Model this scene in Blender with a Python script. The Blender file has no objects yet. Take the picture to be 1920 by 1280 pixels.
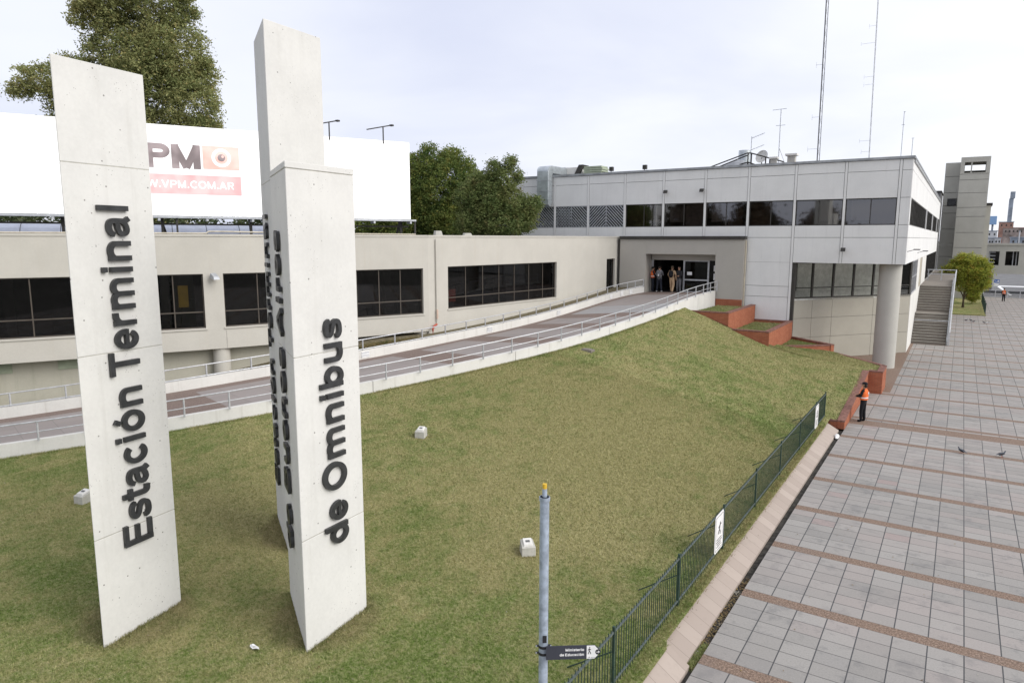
import bpy, bmesh, math, random
import numpy as np
from mathutils import Vector, Matrix
random.seed(7); rng = np.random.default_rng(7)
SC = bpy.context.scene
COL = SC.collection

# ------------------------------------------------------------------ camera
cd = bpy.data.cameras.new('camera'); cam = bpy.data.objects.new('camera', cd); COL.objects.link(cam)
cd.sensor_fit = 'HORIZONTAL'; cd.sensor_width = 36.0; cd.lens = 1301.4/1920*36
cd.clip_start = 0.1; cd.clip_end = 5000
cr = Vector((0.84083, 0.54129, 0.00132)); cu = Vector((-0.08027, 0.12228, 0.98924)); cw = Vector((-0.53531, 0.83190, -0.14626))
mw = Matrix.Identity(4)
for i in range(3):
    mw[i][0] = cr[i]; mw[i][1] = cu[i]; mw[i][2] = -cw[i]
mw[2][3] = 8.0
cam.matrix_world = mw
SC.camera = cam

# ------------------------------------------------------------------ exposure, sky, sun
SC.view_settings.view_transform = 'Standard'; SC.view_settings.look = 'None'
SC.view_settings.gamma = 1.0; SC.view_settings.use_curve_mapping = False
SC.view_settings.exposure = 0.68
SUN_AZ, SUN_EL = 86.0, 34.0       # azimuth clockwise from +Y, elevation (degrees)
world = bpy.data.worlds.new('World'); SC.world = world; world.use_nodes = True

class S:
    """node socket with arithmetic"""
    def __init__(s, t, k): s.t = t; s.k = k
    def _m(s, op, o=None, o2=None):
        n = s.t.nodes.new('ShaderNodeMath'); n.operation = op; s.t.links.new(s.k, n.inputs[0])
        for i, v in ((1, o), (2, o2)):
            if v is None: continue
            if isinstance(v, S): s.t.links.new(v.k, n.inputs[i])
            else: n.inputs[i].default_value = v
        return S(s.t, n.outputs[0])
    def __add__(s, o): return s._m('ADD', o)
    def __sub__(s, o): return s._m('SUBTRACT', o)
    def __mul__(s, o): return s._m('MULTIPLY', o)
    def __truediv__(s, o): return s._m('DIVIDE', o)
    def lt(s, o): return s._m('LESS_THAN', o)
    def gt(s, o): return s._m('GREATER_THAN', o)
    def mod(s, o): return s._m('FLOORED_MODULO', o)
    def floor(s): return s._m('FLOOR')
    def abs(s): return s._m('ABSOLUTE')
    def mx(s, o): return s._m('MAXIMUM', o)
    def mn(s, o): return s._m('MINIMUM', o)
    def pw(s, o): return s._m('POWER', o)

def coords(t, kind='Object'):
    n = t.nodes.new('ShaderNodeTexCoord'); return n.outputs[kind]
def xyz(t, k):
    n = t.nodes.new('ShaderNodeSeparateXYZ'); t.links.new(k, n.inputs[0]); return [S(t, n.outputs[i]) for i in range(3)]
def comb(t, a, b, c=0.0):
    n = t.nodes.new('ShaderNodeCombineXYZ')
    for i, v in enumerate((a, b, c)):
        if isinstance(v, S): t.links.new(v.k, n.inputs[i])
        else: n.inputs[i].default_value = v
    return n.outputs[0]
def noise(t, k, scale, detail=4, rough=.55, dist=0.0):
    n = t.nodes.new('ShaderNodeTexNoise'); n.inputs['Scale'].default_value = scale; n.inputs['Detail'].default_value = detail
    n.inputs['Roughness'].default_value = rough; n.inputs['Distortion'].default_value = dist
    if k is not None: t.links.new(k, n.inputs['Vector'])
    return S(t, n.outputs[0])
def white(t, k):
    n = t.nodes.new('ShaderNodeTexWhiteNoise'); n.noise_dimensions = '3D'; t.links.new(k, n.inputs['Vector']); return S(t, n.outputs['Value'])
def voro(t, k, scale, feat='F1'):
    n = t.nodes.new('ShaderNodeTexVoronoi'); n.feature = feat; n.inputs['Scale'].default_value = scale; t.links.new(k, n.inputs['Vector']); return n
def smooth(t, f, a, b):
    n = t.nodes.new('ShaderNodeMapRange'); n.interpolation_type = 'SMOOTHSTEP'; t.links.new(f.k, n.inputs[0])
    n.inputs[1].default_value = a; n.inputs[2].default_value = b; return S(t, n.outputs[0])
def mixc(t, f, a, b, mode='MIX'):
    n = t.nodes.new('ShaderNodeMix'); n.data_type = 'RGBA'; n.blend_type = mode
    if isinstance(f, S): t.links.new(f.k, n.inputs[0])
    else: n.inputs[0].default_value = f
    for i, v in ((6, a), (7, b)):
        if isinstance(v, tuple): n.inputs[i].default_value = (*v, 1)
        elif isinstance(v, S): t.links.new(v.k, n.inputs[i])
        else: t.links.new(v, n.inputs[i])
    return n.outputs[2]
def scale3(t, k, s):
    n = t.nodes.new('ShaderNodeVectorMath'); n.operation = 'MULTIPLY'; t.links.new(k, n.inputs[0]); n.inputs[1].default_value = s; return n.outputs[0]

# --- overcast sky: Nishita sky seen through a bright broken cloud layer
wt = world.node_tree; wt.nodes.clear()
sky = wt.nodes.new('ShaderNodeTexSky'); sky.sky_type = 'NISHITA'; sky.sun_disc = False
sky.sun_elevation = math.radians(SUN_EL); sky.sun_rotation = math.radians(SUN_AZ); sky.air_density = 1.0; sky.dust_density = 1.5
b1 = wt.nodes.new('ShaderNodeBackground'); b1.inputs['Strength'].default_value = 0.07; wt.links.new(sky.outputs[0], b1.inputs[0])
gc = coords(wt, 'Generated'); gx_, gy_, gz_ = xyz(wt, gc)
zz = gz_.mx(0.0) + 0.16
cv = comb(wt, gx_/zz, gy_/zz, 0.0)
cl = noise(wt, cv, 0.85, 5, .5, .3); cl2 = noise(wt, cv, 0.33, 3, .5)
cf = smooth(wt, cl*0.5 + cl2*0.5, 0.36, 0.62)
right = smooth(wt, gx_*0.92 + gy_*0.36, -0.35, 0.75)
cf2 = (cf*0.62 + right*0.75).mn(1.0)
cc = mixc(wt, cf2, (0.555, 0.585, 0.71), (0.80, 0.81, 0.845))
b2 = wt.nodes.new('ShaderNodeBackground'); wt.links.new(cc, b2.inputs[0]); b2.inputs['Strength'].default_value = 0.88
ms = wt.nodes.new('ShaderNodeMixShader'); ms.inputs[0].default_value = 0.90
wt.links.new(b1.outputs[0], ms.inputs[1]); wt.links.new(b2.outputs[0], ms.inputs[2])
wo = wt.nodes.new('ShaderNodeOutputWorld'); wt.links.new(ms.outputs[0], wo.inputs[0])

sl = bpy.data.lights.new('sun', 'SUN'); sl.energy = 1.65; sl.angle = math.radians(46); sl.color = (1.0, 0.965, 0.91)
so = bpy.data.objects.new('sun', sl); COL.objects.link(so)
az, el = math.radians(SUN_AZ), math.radians(SUN_EL)
sd = Vector((math.sin(az)*math.cos(el), math.cos(az)*math.cos(el), math.sin(el)))
so.rotation_euler = sd.to_track_quat('Z', 'Y').to_euler(); so.location = sd*60

# ------------------------------------------------------------------ materials
MATS = {}
def new_mat(name, rough=.7, spec=.3, metal=0.0):
    m = bpy.data.materials.new(name); m.use_nodes = True; t = m.node_tree
    p = t.nodes['Principled BSDF']; p.inputs['Roughness'].default_value = rough
    p.inputs['Specular IOR Level'].default_value = spec; p.inputs['Metallic'].default_value = metal
    MATS[name] = m; return m, t, p
def bump(t, p, h, strength=.3, dist=.01):
    b = t.nodes.new('ShaderNodeBump'); b.inputs['Strength'].default_value = strength; b.inputs['Distance'].default_value = dist
    t.links.new(h.k, b.inputs['Height']); t.links.new(b.outputs[0], p.inputs['Normal'])
def plain(name, col, rough=.6, spec=.3, metal=0.0, var=.12, sc=3.0):
    m, t, p = new_mat(name, rough, spec, metal)
    c = coords(t); n = noise(t, c, sc, 5)
    d = tuple(x*(1-var) for x in col); l = tuple(min(1, x*(1+var)) for x in col)
    t.links.new(mixc(t, smooth(t, n, .3, .7), d, l), p.inputs['Base Color']); return m
def concrete(name, col, var=.08, pits=0.0, streak=0.0, bumps=.15, stain=(.35, .33, .3)):
    m, t, p = new_mat(name, .85, .2)
    c = coords(t); n1 = noise(t, c, .7, 5, .6); n2 = noise(t, c, 14, 3, .6)
    d = tuple(x*(1-var) for x in col); l = tuple(min(1, x*(1+var)) for x in col)
    k = mixc(t, smooth(t, n1*.7+n2*.3, .35, .65), d, l)
    if streak:
        sx = scale3(t, c, (2.6, 2.6, .16)); n3 = noise(t, sx, 1.6, 5, .65)
        k = mixc(t, smooth(t, n3, .52, .8)*streak, k, stain)
    if pits:
        v = voro(t, c, 6.0); dd = S(t, v.outputs['Distance']); w = white(t, v.outputs['Position'])
        msk = smooth(t, dd, .115, .06)*w.gt(.55)
        v2 = voro(t, c, 24); dd2 = S(t, v2.outputs['Distance']); w2 = white(t, v2.outputs['Position'])
        patch = smooth(t, noise(t, c, 1.1, 2), .50, .6)
        msk2 = smooth(t, dd2, .20, .10)*w2.gt(.70)*patch
        k = mixc(t, (msk*.9+msk2*.8).mn(1.0)*pits, k, (.16, .15, .14))
    t.links.new(k, p.inputs['Base Color']); bump(t, p, n2, bumps, .01); return m

concrete('pylon_concrete', (.64, .633, .612), .05, 1.0, .20, .15, (.40, .385, .35))
concrete('wing_paint', (.50, .48, .435), .04, 0, .36, .06, (.47, .43, .36))
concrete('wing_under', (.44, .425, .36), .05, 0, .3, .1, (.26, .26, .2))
concrete('panel_grey', (.70, .70, .695), .04, 0, .32, .04, (.46, .46, .46))
concrete('portal_grey', (.40, .38, .345), .03, 0, .1, .05)
concrete('tan_panel', (.37, .35, .30), .04, 0, .22, .05)
concrete('white_wall', (.66, .65, .62), .05, 0, .6, .1, (.44, .42, .37))
concrete('tower_concrete', (.44, .43, .385), .05, 0, .3, .1)
concrete('pillar_concrete', (.44, .43, .395), .04, 0, .15, .06)
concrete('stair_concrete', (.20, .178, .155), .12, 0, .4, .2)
concrete('block_concrete', (.46, .45, .41), .15, .6, .4, .3)
plain('dark_frame', (.045, .042, .038), .5)
plain('bronze_frame', (.085, .072, .06), .45)
plain('black_letter', (.030, .031, .033), .42, .5, 0, .25, 6)
plain('flashing', (.33, .34, .35), .45, .4, .5, .2, 2)
plain('post_paint', (.33, .385, .46), .42, .5, .15, .25, 12)
plain('galvanised', (.47, .49, .52), .42, .5, .55, .15, 3)
plain('duct_metal', (.50, .54, .56), .35, .5, .7, .15, 2)
plain('rail_paint', (.50, .51, .53), .4, .4, .3, .12, 8)
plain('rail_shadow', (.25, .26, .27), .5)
plain('fence_green', (.026, .052, .040), .5, .4, 0, .3, 9)
plain('fence_faded', (.085, .105, .10), .6, .3, 0, .3, 9)
plain('sign_white', (.80, .80, .80), .4)
plain('sign_black', (.025, .025, .028), .4)
plain('sign_slate', (.045, .048, .062), .45)
plain('blue_sign', (.03, .12, .42), .4)
plain('soil', (.15, .13, .085), .95, .1, 0, .4, 9)
plain('dark_room', (.050, .046, .043), .9, .1, 0, .7, .8)
plain('room_light', (.78, .79, .76), .8)
plain('matt_grey', (.125, .125, .127), .8, .2, 0, .15, 1)  # general grey, also a pane tone in place of reflections
plain('reflection_brown', (.060, .044, .034), .8, .2, 0, .15, 1)  # brown standing in for trees mirrored in the panes
plain('yellow_paint', (.62, .40, .04), .55)
plain('red_paint', (.42, .09, .06), .55)
plain('pipe_cream', (.55, .50, .40), .6)
plain('vault_sheet', (.50, .53, .62), .35, .5, 0, .08, 2)
plain('pale_green', (.33, .37, .28), .7)
plain('orange_vest', (.72, .15, .035), .7)
plain('orange_glow', (.95, .24, .10), .7)
plain('black_cloth', (.014, .014, .017), .85, .2, 0, .3, 20)
plain('charcoal_cloth', (.03, .03, .033), .85, .2, 0, .3, 20)
plain('navy_cloth', (.02, .022, .032), .85, .2, 0, .3, 20)
plain('grey_cloth', (.13, .13, .14), .85, .2, 0, .3, 20)
plain('beige_cloth', (.50, .35, .22), .85, .2, 0, .15, 15)
plain('skin', (.42, .24, .16), .6, .3, 0, .1, 20)
plain('hair', (.022, .016, .012), .7)
plain('silver_strip', (.7, .68, .7), .4)
plain('shoe_white', (.7, .7, .7), .6)
plain('pigeon_grey', (.10, .11, .13), .7, .2, 0, .4, 18)
plain('pigeon_dark', (.035, .037, .045), .7)
plain('plastic_white', (.8, .8, .8), .5)
plain('bark', (.11, .085, .06), .9, .1, 0, .4, 6)
plain('roof_felt', (.13, .13, .13), .9)
plain('asphalt', (.17, .17, .172), .9, .2, 0, .15, .6)
plain('far_ground', (.16, .155, .14), .95, .1, 0, .2, .05)
plain('channel_dark', (.05, .046, .04), .9, .2, 0, .5, 6)
plain('red_roof', (.36, .22, .18), .9, .1, 0, .3, .1)
plain('far_white', (.55, .56, .58), .9, .1, 0, .1, .2)
plain('far_blue', (.26, .42, .66), .6)
plain('far_slate', (.27, .31, .37), .6, .3, 0, .25, .2)  # far building tones are paled: haze put into the colour
plain('far_brown', (.30, .25, .23), .9, .1, 0, .5, .15)
plain('pink_bench', (.58, .44, .36), .8)

def leafmat(name, a, b, c=None, sc=.6):
    m, t, p = new_mat(name, .6, .25)
    co = coords(t); n1 = noise(t, co, sc, 3); n2 = noise(t, co, 9, 2)
    k = mixc(t, smooth(t, n1*.55+n2*.45, .38, .62), a, b)
    if c: k = mixc(t, smooth(t, noise(t, co, 2.3, 3), .52, .68), k, c)
    t.links.new(k, p.inputs['Base Color'])
    tl = t.nodes.new('ShaderNodeBsdfTranslucent'); t.links.new(k, tl.inputs[0]); mx = t.nodes.new('ShaderNodeMixShader'); mx.inputs[0].default_value = .38
    t.links.new(p.outputs[0], mx.inputs[1]); t.links.new(tl.outputs[0], mx.inputs[2]); t.links.new(mx.outputs[0], t.nodes['Material Output'].inputs[0])
    return m
leafmat('leaf_olive', (.21, .245, .095), (.37, .37, .16), (.40, .34, .14), .35)
leafmat('leaf_dark', (.075, .125, .033), (.195, .235, .060), (.30, .29, .075), .6)
leafmat('leaf_light', (.115, .165, .055), (.215, .245, .085), (.21, .20, .08), .8)
leafmat('leaf_yellow', (.20, .25, .040), (.42, .44, .07), (.44, .31, .06), .9)
leafmat('leaf_hedge', (.055, .08, .035), (.12, .14, .065), None, .8)
leafmat('litter_leaf', (.16, .10, .045), (.36, .28, .13), (.40, .38, .34), 3)

# glass: dark tinted sheet that mirrors the sky at grazing angles and shows the room behind
def glassmat(name, tint, rough=.02, ior=1.5, extra=0.0):
    m = bpy.data.materials.new(name); m.use_nodes = True; t = m.node_tree; t.nodes.clear()
    tr = t.nodes.new('ShaderNodeBsdfTransparent'); tr.inputs[0].default_value = (*tint, 1)
    gl = t.nodes.new('ShaderNodeBsdfGlossy'); gl.inputs['Roughness'].default_value = rough; gl.inputs[0].default_value = (.9, .9, .9, 1)
    fr = t.nodes.new('ShaderNodeFresnel'); fr.inputs[0].default_value = ior
    ge = t.nodes.new('ShaderNodeNewGeometry'); f = (S(t, fr.outputs[0]) + extra)*(S(t, ge.outputs['Backfacing'])*-1.0+1.0)
    mx = t.nodes.new('ShaderNodeMixShader'); t.links.new(f.k, mx.inputs[0])
    t.links.new(tr.outputs[0], mx.inputs[1]); t.links.new(gl.outputs[0], mx.inputs[2])
    o = t.nodes.new('ShaderNodeOutputMaterial'); t.links.new(mx.outputs[0], o.inputs[0])
    MATS[name] = m; return m
glassmat('glass_dark', (.5, .5, .51), .02, 1.45)
glassmat('glass_bronze', (.66, .62, .60), .03, 1.5, .12)
glassmat('glass_clear', (.74, .74, .73), .02, 1.45)

# brick
def brickmat():
    m, t, p = new_mat('brick', .9, .15)
    c = coords(t); x, y, z = xyz(t, c)
    v = comb(t, x+y, z, 0.0)
    b = t.nodes.new('ShaderNodeTexBrick'); t.links.new(v, b.inputs['Vector'])
    b.inputs['Scale'].default_value = 1.0; b.inputs['Brick Width'].default_value = .26; b.inputs['Row Height'].default_value = .078
    b.inputs['Mortar Size'].default_value = .010; b.inputs['Mortar Smooth'].default_value = .2
    b.inputs['Color1'].default_value = (.34, .115, .060, 1); b.inputs['Color2'].default_value = (.44, .165, .090, 1)
    b.inputs['Mortar'].default_value = (.20, .10, .07, 1)
    n = noise(t, c, 1.6, 6, .75)
    k = mixc(t, smooth(t, n, .35, .70)*.65, b.outputs[0], (.27, .085, .05))
    t.links.new(k, p.inputs['Base Color']); return m
brickmat()
plain('coping_brick', (.20, .105, .085), .9, .15, 0, .3, 8)

# plaza paving
def plaza_mat():
    m, t, p = new_mat('plaza_paving', .75, .3)
    c = coords(t); x, y, z = xyz(t, c)
    u = (x - 0.043)/0.6125; uf = (u + 50.0).mod(1.0); ui = u.floor()
    far = y.gt(33.5)
    y2 = y - 12.2 - far*25.0
    v = y2.mod(3.05); vi = (y2/3.05).floor()
    band = v.lt(.345); thick = y.gt(33.0)*y.lt(33.95); under = x.lt(-2.62)*y.gt(40.9)
    agg = band.mx(thick).mx(under)
    r = (v-.345)/.4508; rf = r.mod(1.0); ri = r.floor()
    jc = (uf-.5).abs().gt(.5-.019); jr = (rf-.5).abs().gt(.5-.024)
    tile = comb(t, ui, vi*10.0+ri+far*700.0, 0.0)
    w = white(t, tile); w2 = white(t, scale3(t, tile, (3.1, 1.7, 1)))
    base = mixc(t, w, (.262, .249, .232), (.325, .309, .289))
    base = mixc(t, w2.gt(.80)*.45, base, (.335, .29, .27))
    base = mixc(t, w2.lt(.12)*.3, base, (.225, .218, .21))
    odd_slab = mixc(t, (w2.gt(.985))*.6, base, (.30, .225, .21))  # a few slabs in a redder tone
    n1 = noise(t, c, .55, 5, .65); n2 = noise(t, c, 9, 4, .7); n3 = noise(t, c, 2.2, 5, .7)
    st = smooth(t, n3*.55+n1*.45, .51, .64)
    k = mixc(t, st*.55, odd_slab, (.165, .162, .16))
    spk = noise(t, c, 26, 5, .85); k = mixc(t, smooth(t, spk, .50, .66)*.5, k, (.175, .17, .165)); k = mixc(t, smooth(t, spk, .46, .34)*.4, k, (.40, .385, .37))
    pk = mixc(t, smooth(t, noise(t, c, .23, 3), .42, .62)*.35, k, (.345, .305, .285))
    big = noise(t, c, .9, 6, .75, .6); pk = mixc(t, smooth(t, big, .60, .70)*.4, pk, (.15, .148, .148)); vs = voro(t, c, 1.3); spot = smooth(t, S(t, vs.outputs['Distance']), .040, .028)*white(t, vs.outputs['Position']).gt(.45)
    pk = mixc(t, spot*.7, pk, (.13, .125, .12))
    k = mixc(t, jr*.95, pk, (.105, .10, .097)); k = mixc(t, jc, k, (.070, .070, .072))
    ag = noise(t, c, 24, 4, .9); va = voro(t, c, 20)
    ac = mixc(t, smooth(t, ag, .42, .60), (.115, .078, .058), (.31, .22, .165))
    ac = mixc(t, smooth(t, S(t, va.outputs['Distance']), .18, .10)*.5, ac, (.46, .40, .33))
    ac = mixc(t, (x.gt(-50.0))*smooth(t, n1, .5, .7)*.3, ac, (.20, .165, .145))
    k = mixc(t, agg, k, ac)
    t.links.new(k, p.inputs['Base Color'])
    h = (jr*-.5 + jc*-.8)*(agg*-1.0+1.0) + n2*.35
    bump(t, p, h, .35, .012); return m
plaza_mat()

def ramp_mat():
    m, t, p = new_mat('ramp_paving', .8, .25)
    c = coords(t); uv = coords(t, 'UV'); u, v, _ = xyz(t, uv)      # u metres from inner edge, v metres from the portal
    br = u.lt(.62)
    for a, b in ((0, 1.3), (9.4, 11.0), (13.3, 15.0), (18.0, 19.6), (22.9, 24.7), (33.8, 36.2), (46, 48)):
        br = br.mx((v+u*.0).gt(a)*(v+u*.0).lt(b))
    pale = (v.gt(6.3)*v.lt(9.4))
    w = white(t, comb(t, (u/.62).floor(), (v/1.22).floor(), 0.0))
    k = mixc(t, w, (.262, .235, .224), (.292, .262, .25))
    k = mixc(t, pale, k, (.31, .305, .305))
    n = noise(t, c, 1.1, 5, .6); k = mixc(t, smooth(t, n, .45, .7)*.4, k, (.30, .255, .235))
    jl = ((v/1.22).mod(1.0)-.5).abs().gt(.5-.012); k = mixc(t, jl*.45, k, (.17, .16, .155))
    ag = noise(t, c, 30, 3, .8); ac = mixc(t, smooth(t, ag, .4, .62), (.15, .112, .096), (.245, .19, .165))
    k = mixc(t, br, k, ac); t.links.new(k, p.inputs['Base Color']); return m
ramp_mat()

def stone_mat():
    m, t, p = new_mat('kerb_stone', .85, .2)
    c = coords(t); x, y, z = xyz(t, c)
    jn = ((y/.437).mod(1.0)-.5).abs().gt(.5-.014); w = white(t, comb(t, (y/.437).floor(), 0.0, 0.0))
    k = mixc(t, w, (.34, .285, .248), (.395, .335, .293)); n = noise(t, c, 3, 5, .7)
    k = mixc(t, smooth(t, n, .5, .75)*.4, k, (.28, .24, .21))
    vs = voro(t, c, 4.0); sp = smooth(t, S(t, vs.outputs['Distance']), .10, .05)*white(t, vs.outputs['Position']).gt(.62)
    k = mixc(t, sp*.6, k, (.15, .12, .10)); k = mixc(t, jn*.7, k, (.17, .14, .12))
    t.links.new(k, p.inputs['Base Color']); bump(t, p, n, .2, .01); return m
stone_mat()

def lawn_color(t, c):
    x, y, z = xyz(t, c)
    n1 = noise(t, c, .16, 3, .6); n2 = noise(t, c, .9, 6, .75); n3 = noise(t, c, 14, 4, .8); n4 = noise(t, c, 5.5, 5, .75); n5 = noise(t, scale3(t, c, (1, .55, 1)), 2.4, 5, .75)
    slope = smooth(t, x*-.5 + y*.32, 5.0, 11.5)            # trodden, drier turf up the mound
    dry = smooth(t, (((x+9.5)*(x+9.5))*1.3+(y-21.0)*(y-21.0)*.55).pw(.5), 9.0, 2.5)
    f = smooth(t, n1*.34+n2*.33+n5*.33 + slope*.03 + dry*.055, .43, .60)
    k = mixc(t, f, (.135, .205, .038), (.365, .330, .145))
    k = mixc(t, smooth(t, n3, .42, .64)*.5, k, (.48, .43, .25))
    k = mixc(t, smooth(t, n4, .60, .74)*.55, k, (.150, .108, .068))
    k = mixc(t, smooth(t, n3, .50, .34)*.5, k, (.070, .092, .026))
    for px_, py_2, rad in ((-13.05, 6.7, .92), (-10.0, 8.75, .92), (-13.25, 10.95, .92), (-15.0, 17.6, .2), (-8.05, 13.2, .2)):
        d = ((x-px_)*(x-px_)+(y-py_2)*(y-py_2)).pw(.5) + (n5-.5)*.9
        k = mixc(t, smooth(t, d, rad+.26, rad-.05)*.38, k, (.21, .145, .09))
    return k, n3
def lawn_mat():
    m, t, p = new_mat('lawn_turf', .95, .1)
    c = coords(t); k, n3 = lawn_color(t, c)
    f = noise(t, c, 45, 3, .8); k = mixc(t, smooth(t, f, .45, .62)*.55, k, (.055, .062, .024))
    v = voro(t, c, 5.0); sp = smooth(t, S(t, v.outputs['Distance']), .055, .04)*white(t, v.outputs['Position']).gt(.90)
    k = mixc(t, sp, k, (.5, .47, .38))
    t.links.new(k, p.inputs['Base Color']); bump(t, p, noise(t, c, 22, 4, .8)+n3*.6, .9, .05); return m
lawn_mat()
def blade_mat():
    m, t, p = new_mat('grass_blade', .8, .15)
    c = coords(t); k, n3 = lawn_color(t, c)
    w = noise(t, c, 60, 1, .5); k = mixc(t, smooth(t, w, .56, .66)*.55, k, (.42, .385, .24)); k = mixc(t, smooth(t, w, .47, .38)*.55, k, (.095, .165, .034))
    t.links.new(k, p.inputs['Base Color']); return m
blade_mat()

# ------------------------------------------------------------------ mesh helpers
class MB:
    def __init__(s): s.v = []; s.f = []; s.mi = []; s.uv = []
    def face(s, pts, m=0, uv=None):
        b = len(s.v); s.v += [tuple(q) for q in pts]; s.f.append(tuple(range(b, b+len(pts)))); s.mi.append(m); s.uv.append(uv); return s
    def solid(s, vs, fs, m=0):
        b = len(s.v); s.v += [tuple(q) for q in vs]
        for f in fs: s.f.append(tuple(b+i for i in f)); s.mi.append(m); s.uv.append(None)
        return s
    def box(s, x0, x1, y0, y1, z0, z1, m=0):
        return s.solid([(x0,y0,z0),(x1,y0,z0),(x1,y1,z0),(x0,y1,z0),(x0,y0,z1),(x1,y0,z1),(x1,y1,z1),(x0,y1,z1)],
            [(0,3,2,1),(4,5,6,7),(0,1,5,4),(1,2,6,5),(2,3,7,6),(3,0,4,7)], m)
    def obox(s, a, d, t0, t1, n0, n1, z0, z1, m=0, z0b=None, z1b=None):
        """box along direction d from point a; n is the left normal of d; z0b/z1b = heights at t1"""
        n = (-d[1], d[0]); P = lambda t, q, z: (a[0]+d[0]*t+n[0]*q, a[1]+d[1]*t+n[1]*q, z)
        z0b = z0 if z0b is None else z0b; z1b = z1 if z1b is None else z1b
        vs = [P(t0,n0,z0),P(t1,n0,z0b),P(t1,n1,z0b),P(t0,n1,z0),P(t0,n0,z1),P(t1,n0,z1b),P(t1,n1,z1b),P(t0,n1,z1)]
        return s.solid(vs, [(0,3,2,1),(4,5,6,7),(0,1,5,4),(1,2,6,5),(2,3,7,6),(3,0,4,7)], m)
    def prism(s, poly, z0, z1, m=0):
        n = len(poly); vs = [(p[0], p[1], z0) for p in poly]+[(p[0], p[1], z1) for p in poly]
        fs = [tuple(reversed(range(n))), tuple(range(n, 2*n))]+[(i, (i+1) % n, n+(i+1) % n, n+i) for i in range(n)]
        return s.solid(vs, fs, m)
    def tube(s, pts, r, n=8, m=0, r2=None):
        pts = [Vector(p) for p in pts]; rings = []; L = len(pts)
        for i, p in enumerate(pts):
            d = (pts[min(i+1, L-1)]-pts[max(i-1, 0)]).normalized()
            a = d.cross(Vector((0, 0, 1)));
            if a.length < .01: a = Vector((1, 0, 0))
            a.normalize(); b = d.cross(a); rr = r if r2 is None else r+(r2-r)*i/(L-1)
            rings.append([p+(a*math.cos(2*math.pi*k/n)+b*math.sin(2*math.pi*k/n))*rr for k in range(n)])
        vs = [q for g in rings for q in g]
        fs = [(i*n+k, i*n+(k+1) % n, (i+1)*n+(k+1) % n, (i+1)*n+k) for i in range(L-1) for k in range(n)]
        fs += [tuple(reversed(range(n))), tuple((L-1)*n+k for k in range(n))]
        return s.solid(vs, fs, m)
    def cyl(s, c, r, z0, z1, n=32, m=0, r1=None):
        r1 = r if r1 is None else r1
        vs = [(c[0]+r*math.cos(2*math.pi*k/n), c[1]+r*math.sin(2*math.pi*k/n), z0) for k in range(n)]
        vs += [(c[0]+r1*math.cos(2*math.pi*k/n), c[1]+r1*math.sin(2*math.pi*k/n), z1) for k in range(n)]
        fs = [tuple(reversed(range(n))), tuple(range(n, 2*n))]+[(k, (k+1) % n, n+(k+1) % n, n+k) for k in range(n)]
        return s.solid(vs, fs, m)
    def ball(s, c, rx, ry, rz, m=0, nu=12, nv=8, R=None):
        vs = []; fs = []
        for j in range(nv+1):
            th = math.pi*j/nv
            for i in range(nu):
                ph = 2*math.pi*i/nu; q = Vector((rx*math.sin(th)*math.cos(ph), ry*math.sin(th)*math.sin(ph), rz*math.cos(th)))
                if R is not None: q = R @ q
                vs.append((c[0]+q.x, c[1]+q.y, c[2]+q.z))
        for j in range(nv):
            for i in range(nu):
                fs.append((j*nu+i, (j+1)*nu+i, (j+1)*nu+(i+1) % nu, j*nu+(i+1) % nu))
        return s.solid(vs, fs, m)
    def build(s, name, mats, parent=None, org=(0, 0, 0), smooth=False, bevel=0):
        me = bpy.data.meshes.new(name)
        o3 = org if parent is None else tuple(parent.location)
        if parent is not None and parent.get('_abs'): o3 = parent['_abs']
        me.from_pydata([(a-o3[0], b-o3[1], c-o3[2]) for a, b, c in s.v], [], s.f)
        for mn in ([mats] if isinstance(mats, str) else mats): me.materials.append(MATS[mn])
        me.polygons.foreach_set('material_index', s.mi)
        if any(u is not None for u in s.uv):
            ul = me.uv_layers.new(name='UVMap'); li = 0
            for f, u in zip(s.f, s.uv):
                for k in range(len(f)):
                    if u is not None: ul.data[li].uv = u[k]
                    li += 1
        me.update()
        if smooth:
            me.polygons.foreach_set('use_smooth', [True]*len(me.polygons))
            try: me.set_sharp_from_angle(angle=math.radians(40))
            except Exception: pass
        o = bpy.data.objects.new(name, me); COL.objects.link(o)
        if parent is not None: o.parent = parent
        else: o.location = org
        if bevel:
            b = o.modifiers.new('bevel', 'BEVEL'); b.width = bevel; b.segments = 2; b.limit_method = 'ANGLE'
        return o
def tag(o, label=None, cat=None, group=None, kind=None):
    if label: o['label'] = label
    if cat: o['category'] = cat
    if group: o['group'] = group
    if kind: o['kind'] = kind
    return o
def thing(name, loc, label, cat, group=None, rz=0):
    o = bpy.data.objects.new(name, None); COL.objects.link(o); o.location = loc; o.rotation_euler.z = rz
    o.empty_display_size = .2
    return tag(o, label, cat, group)
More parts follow.
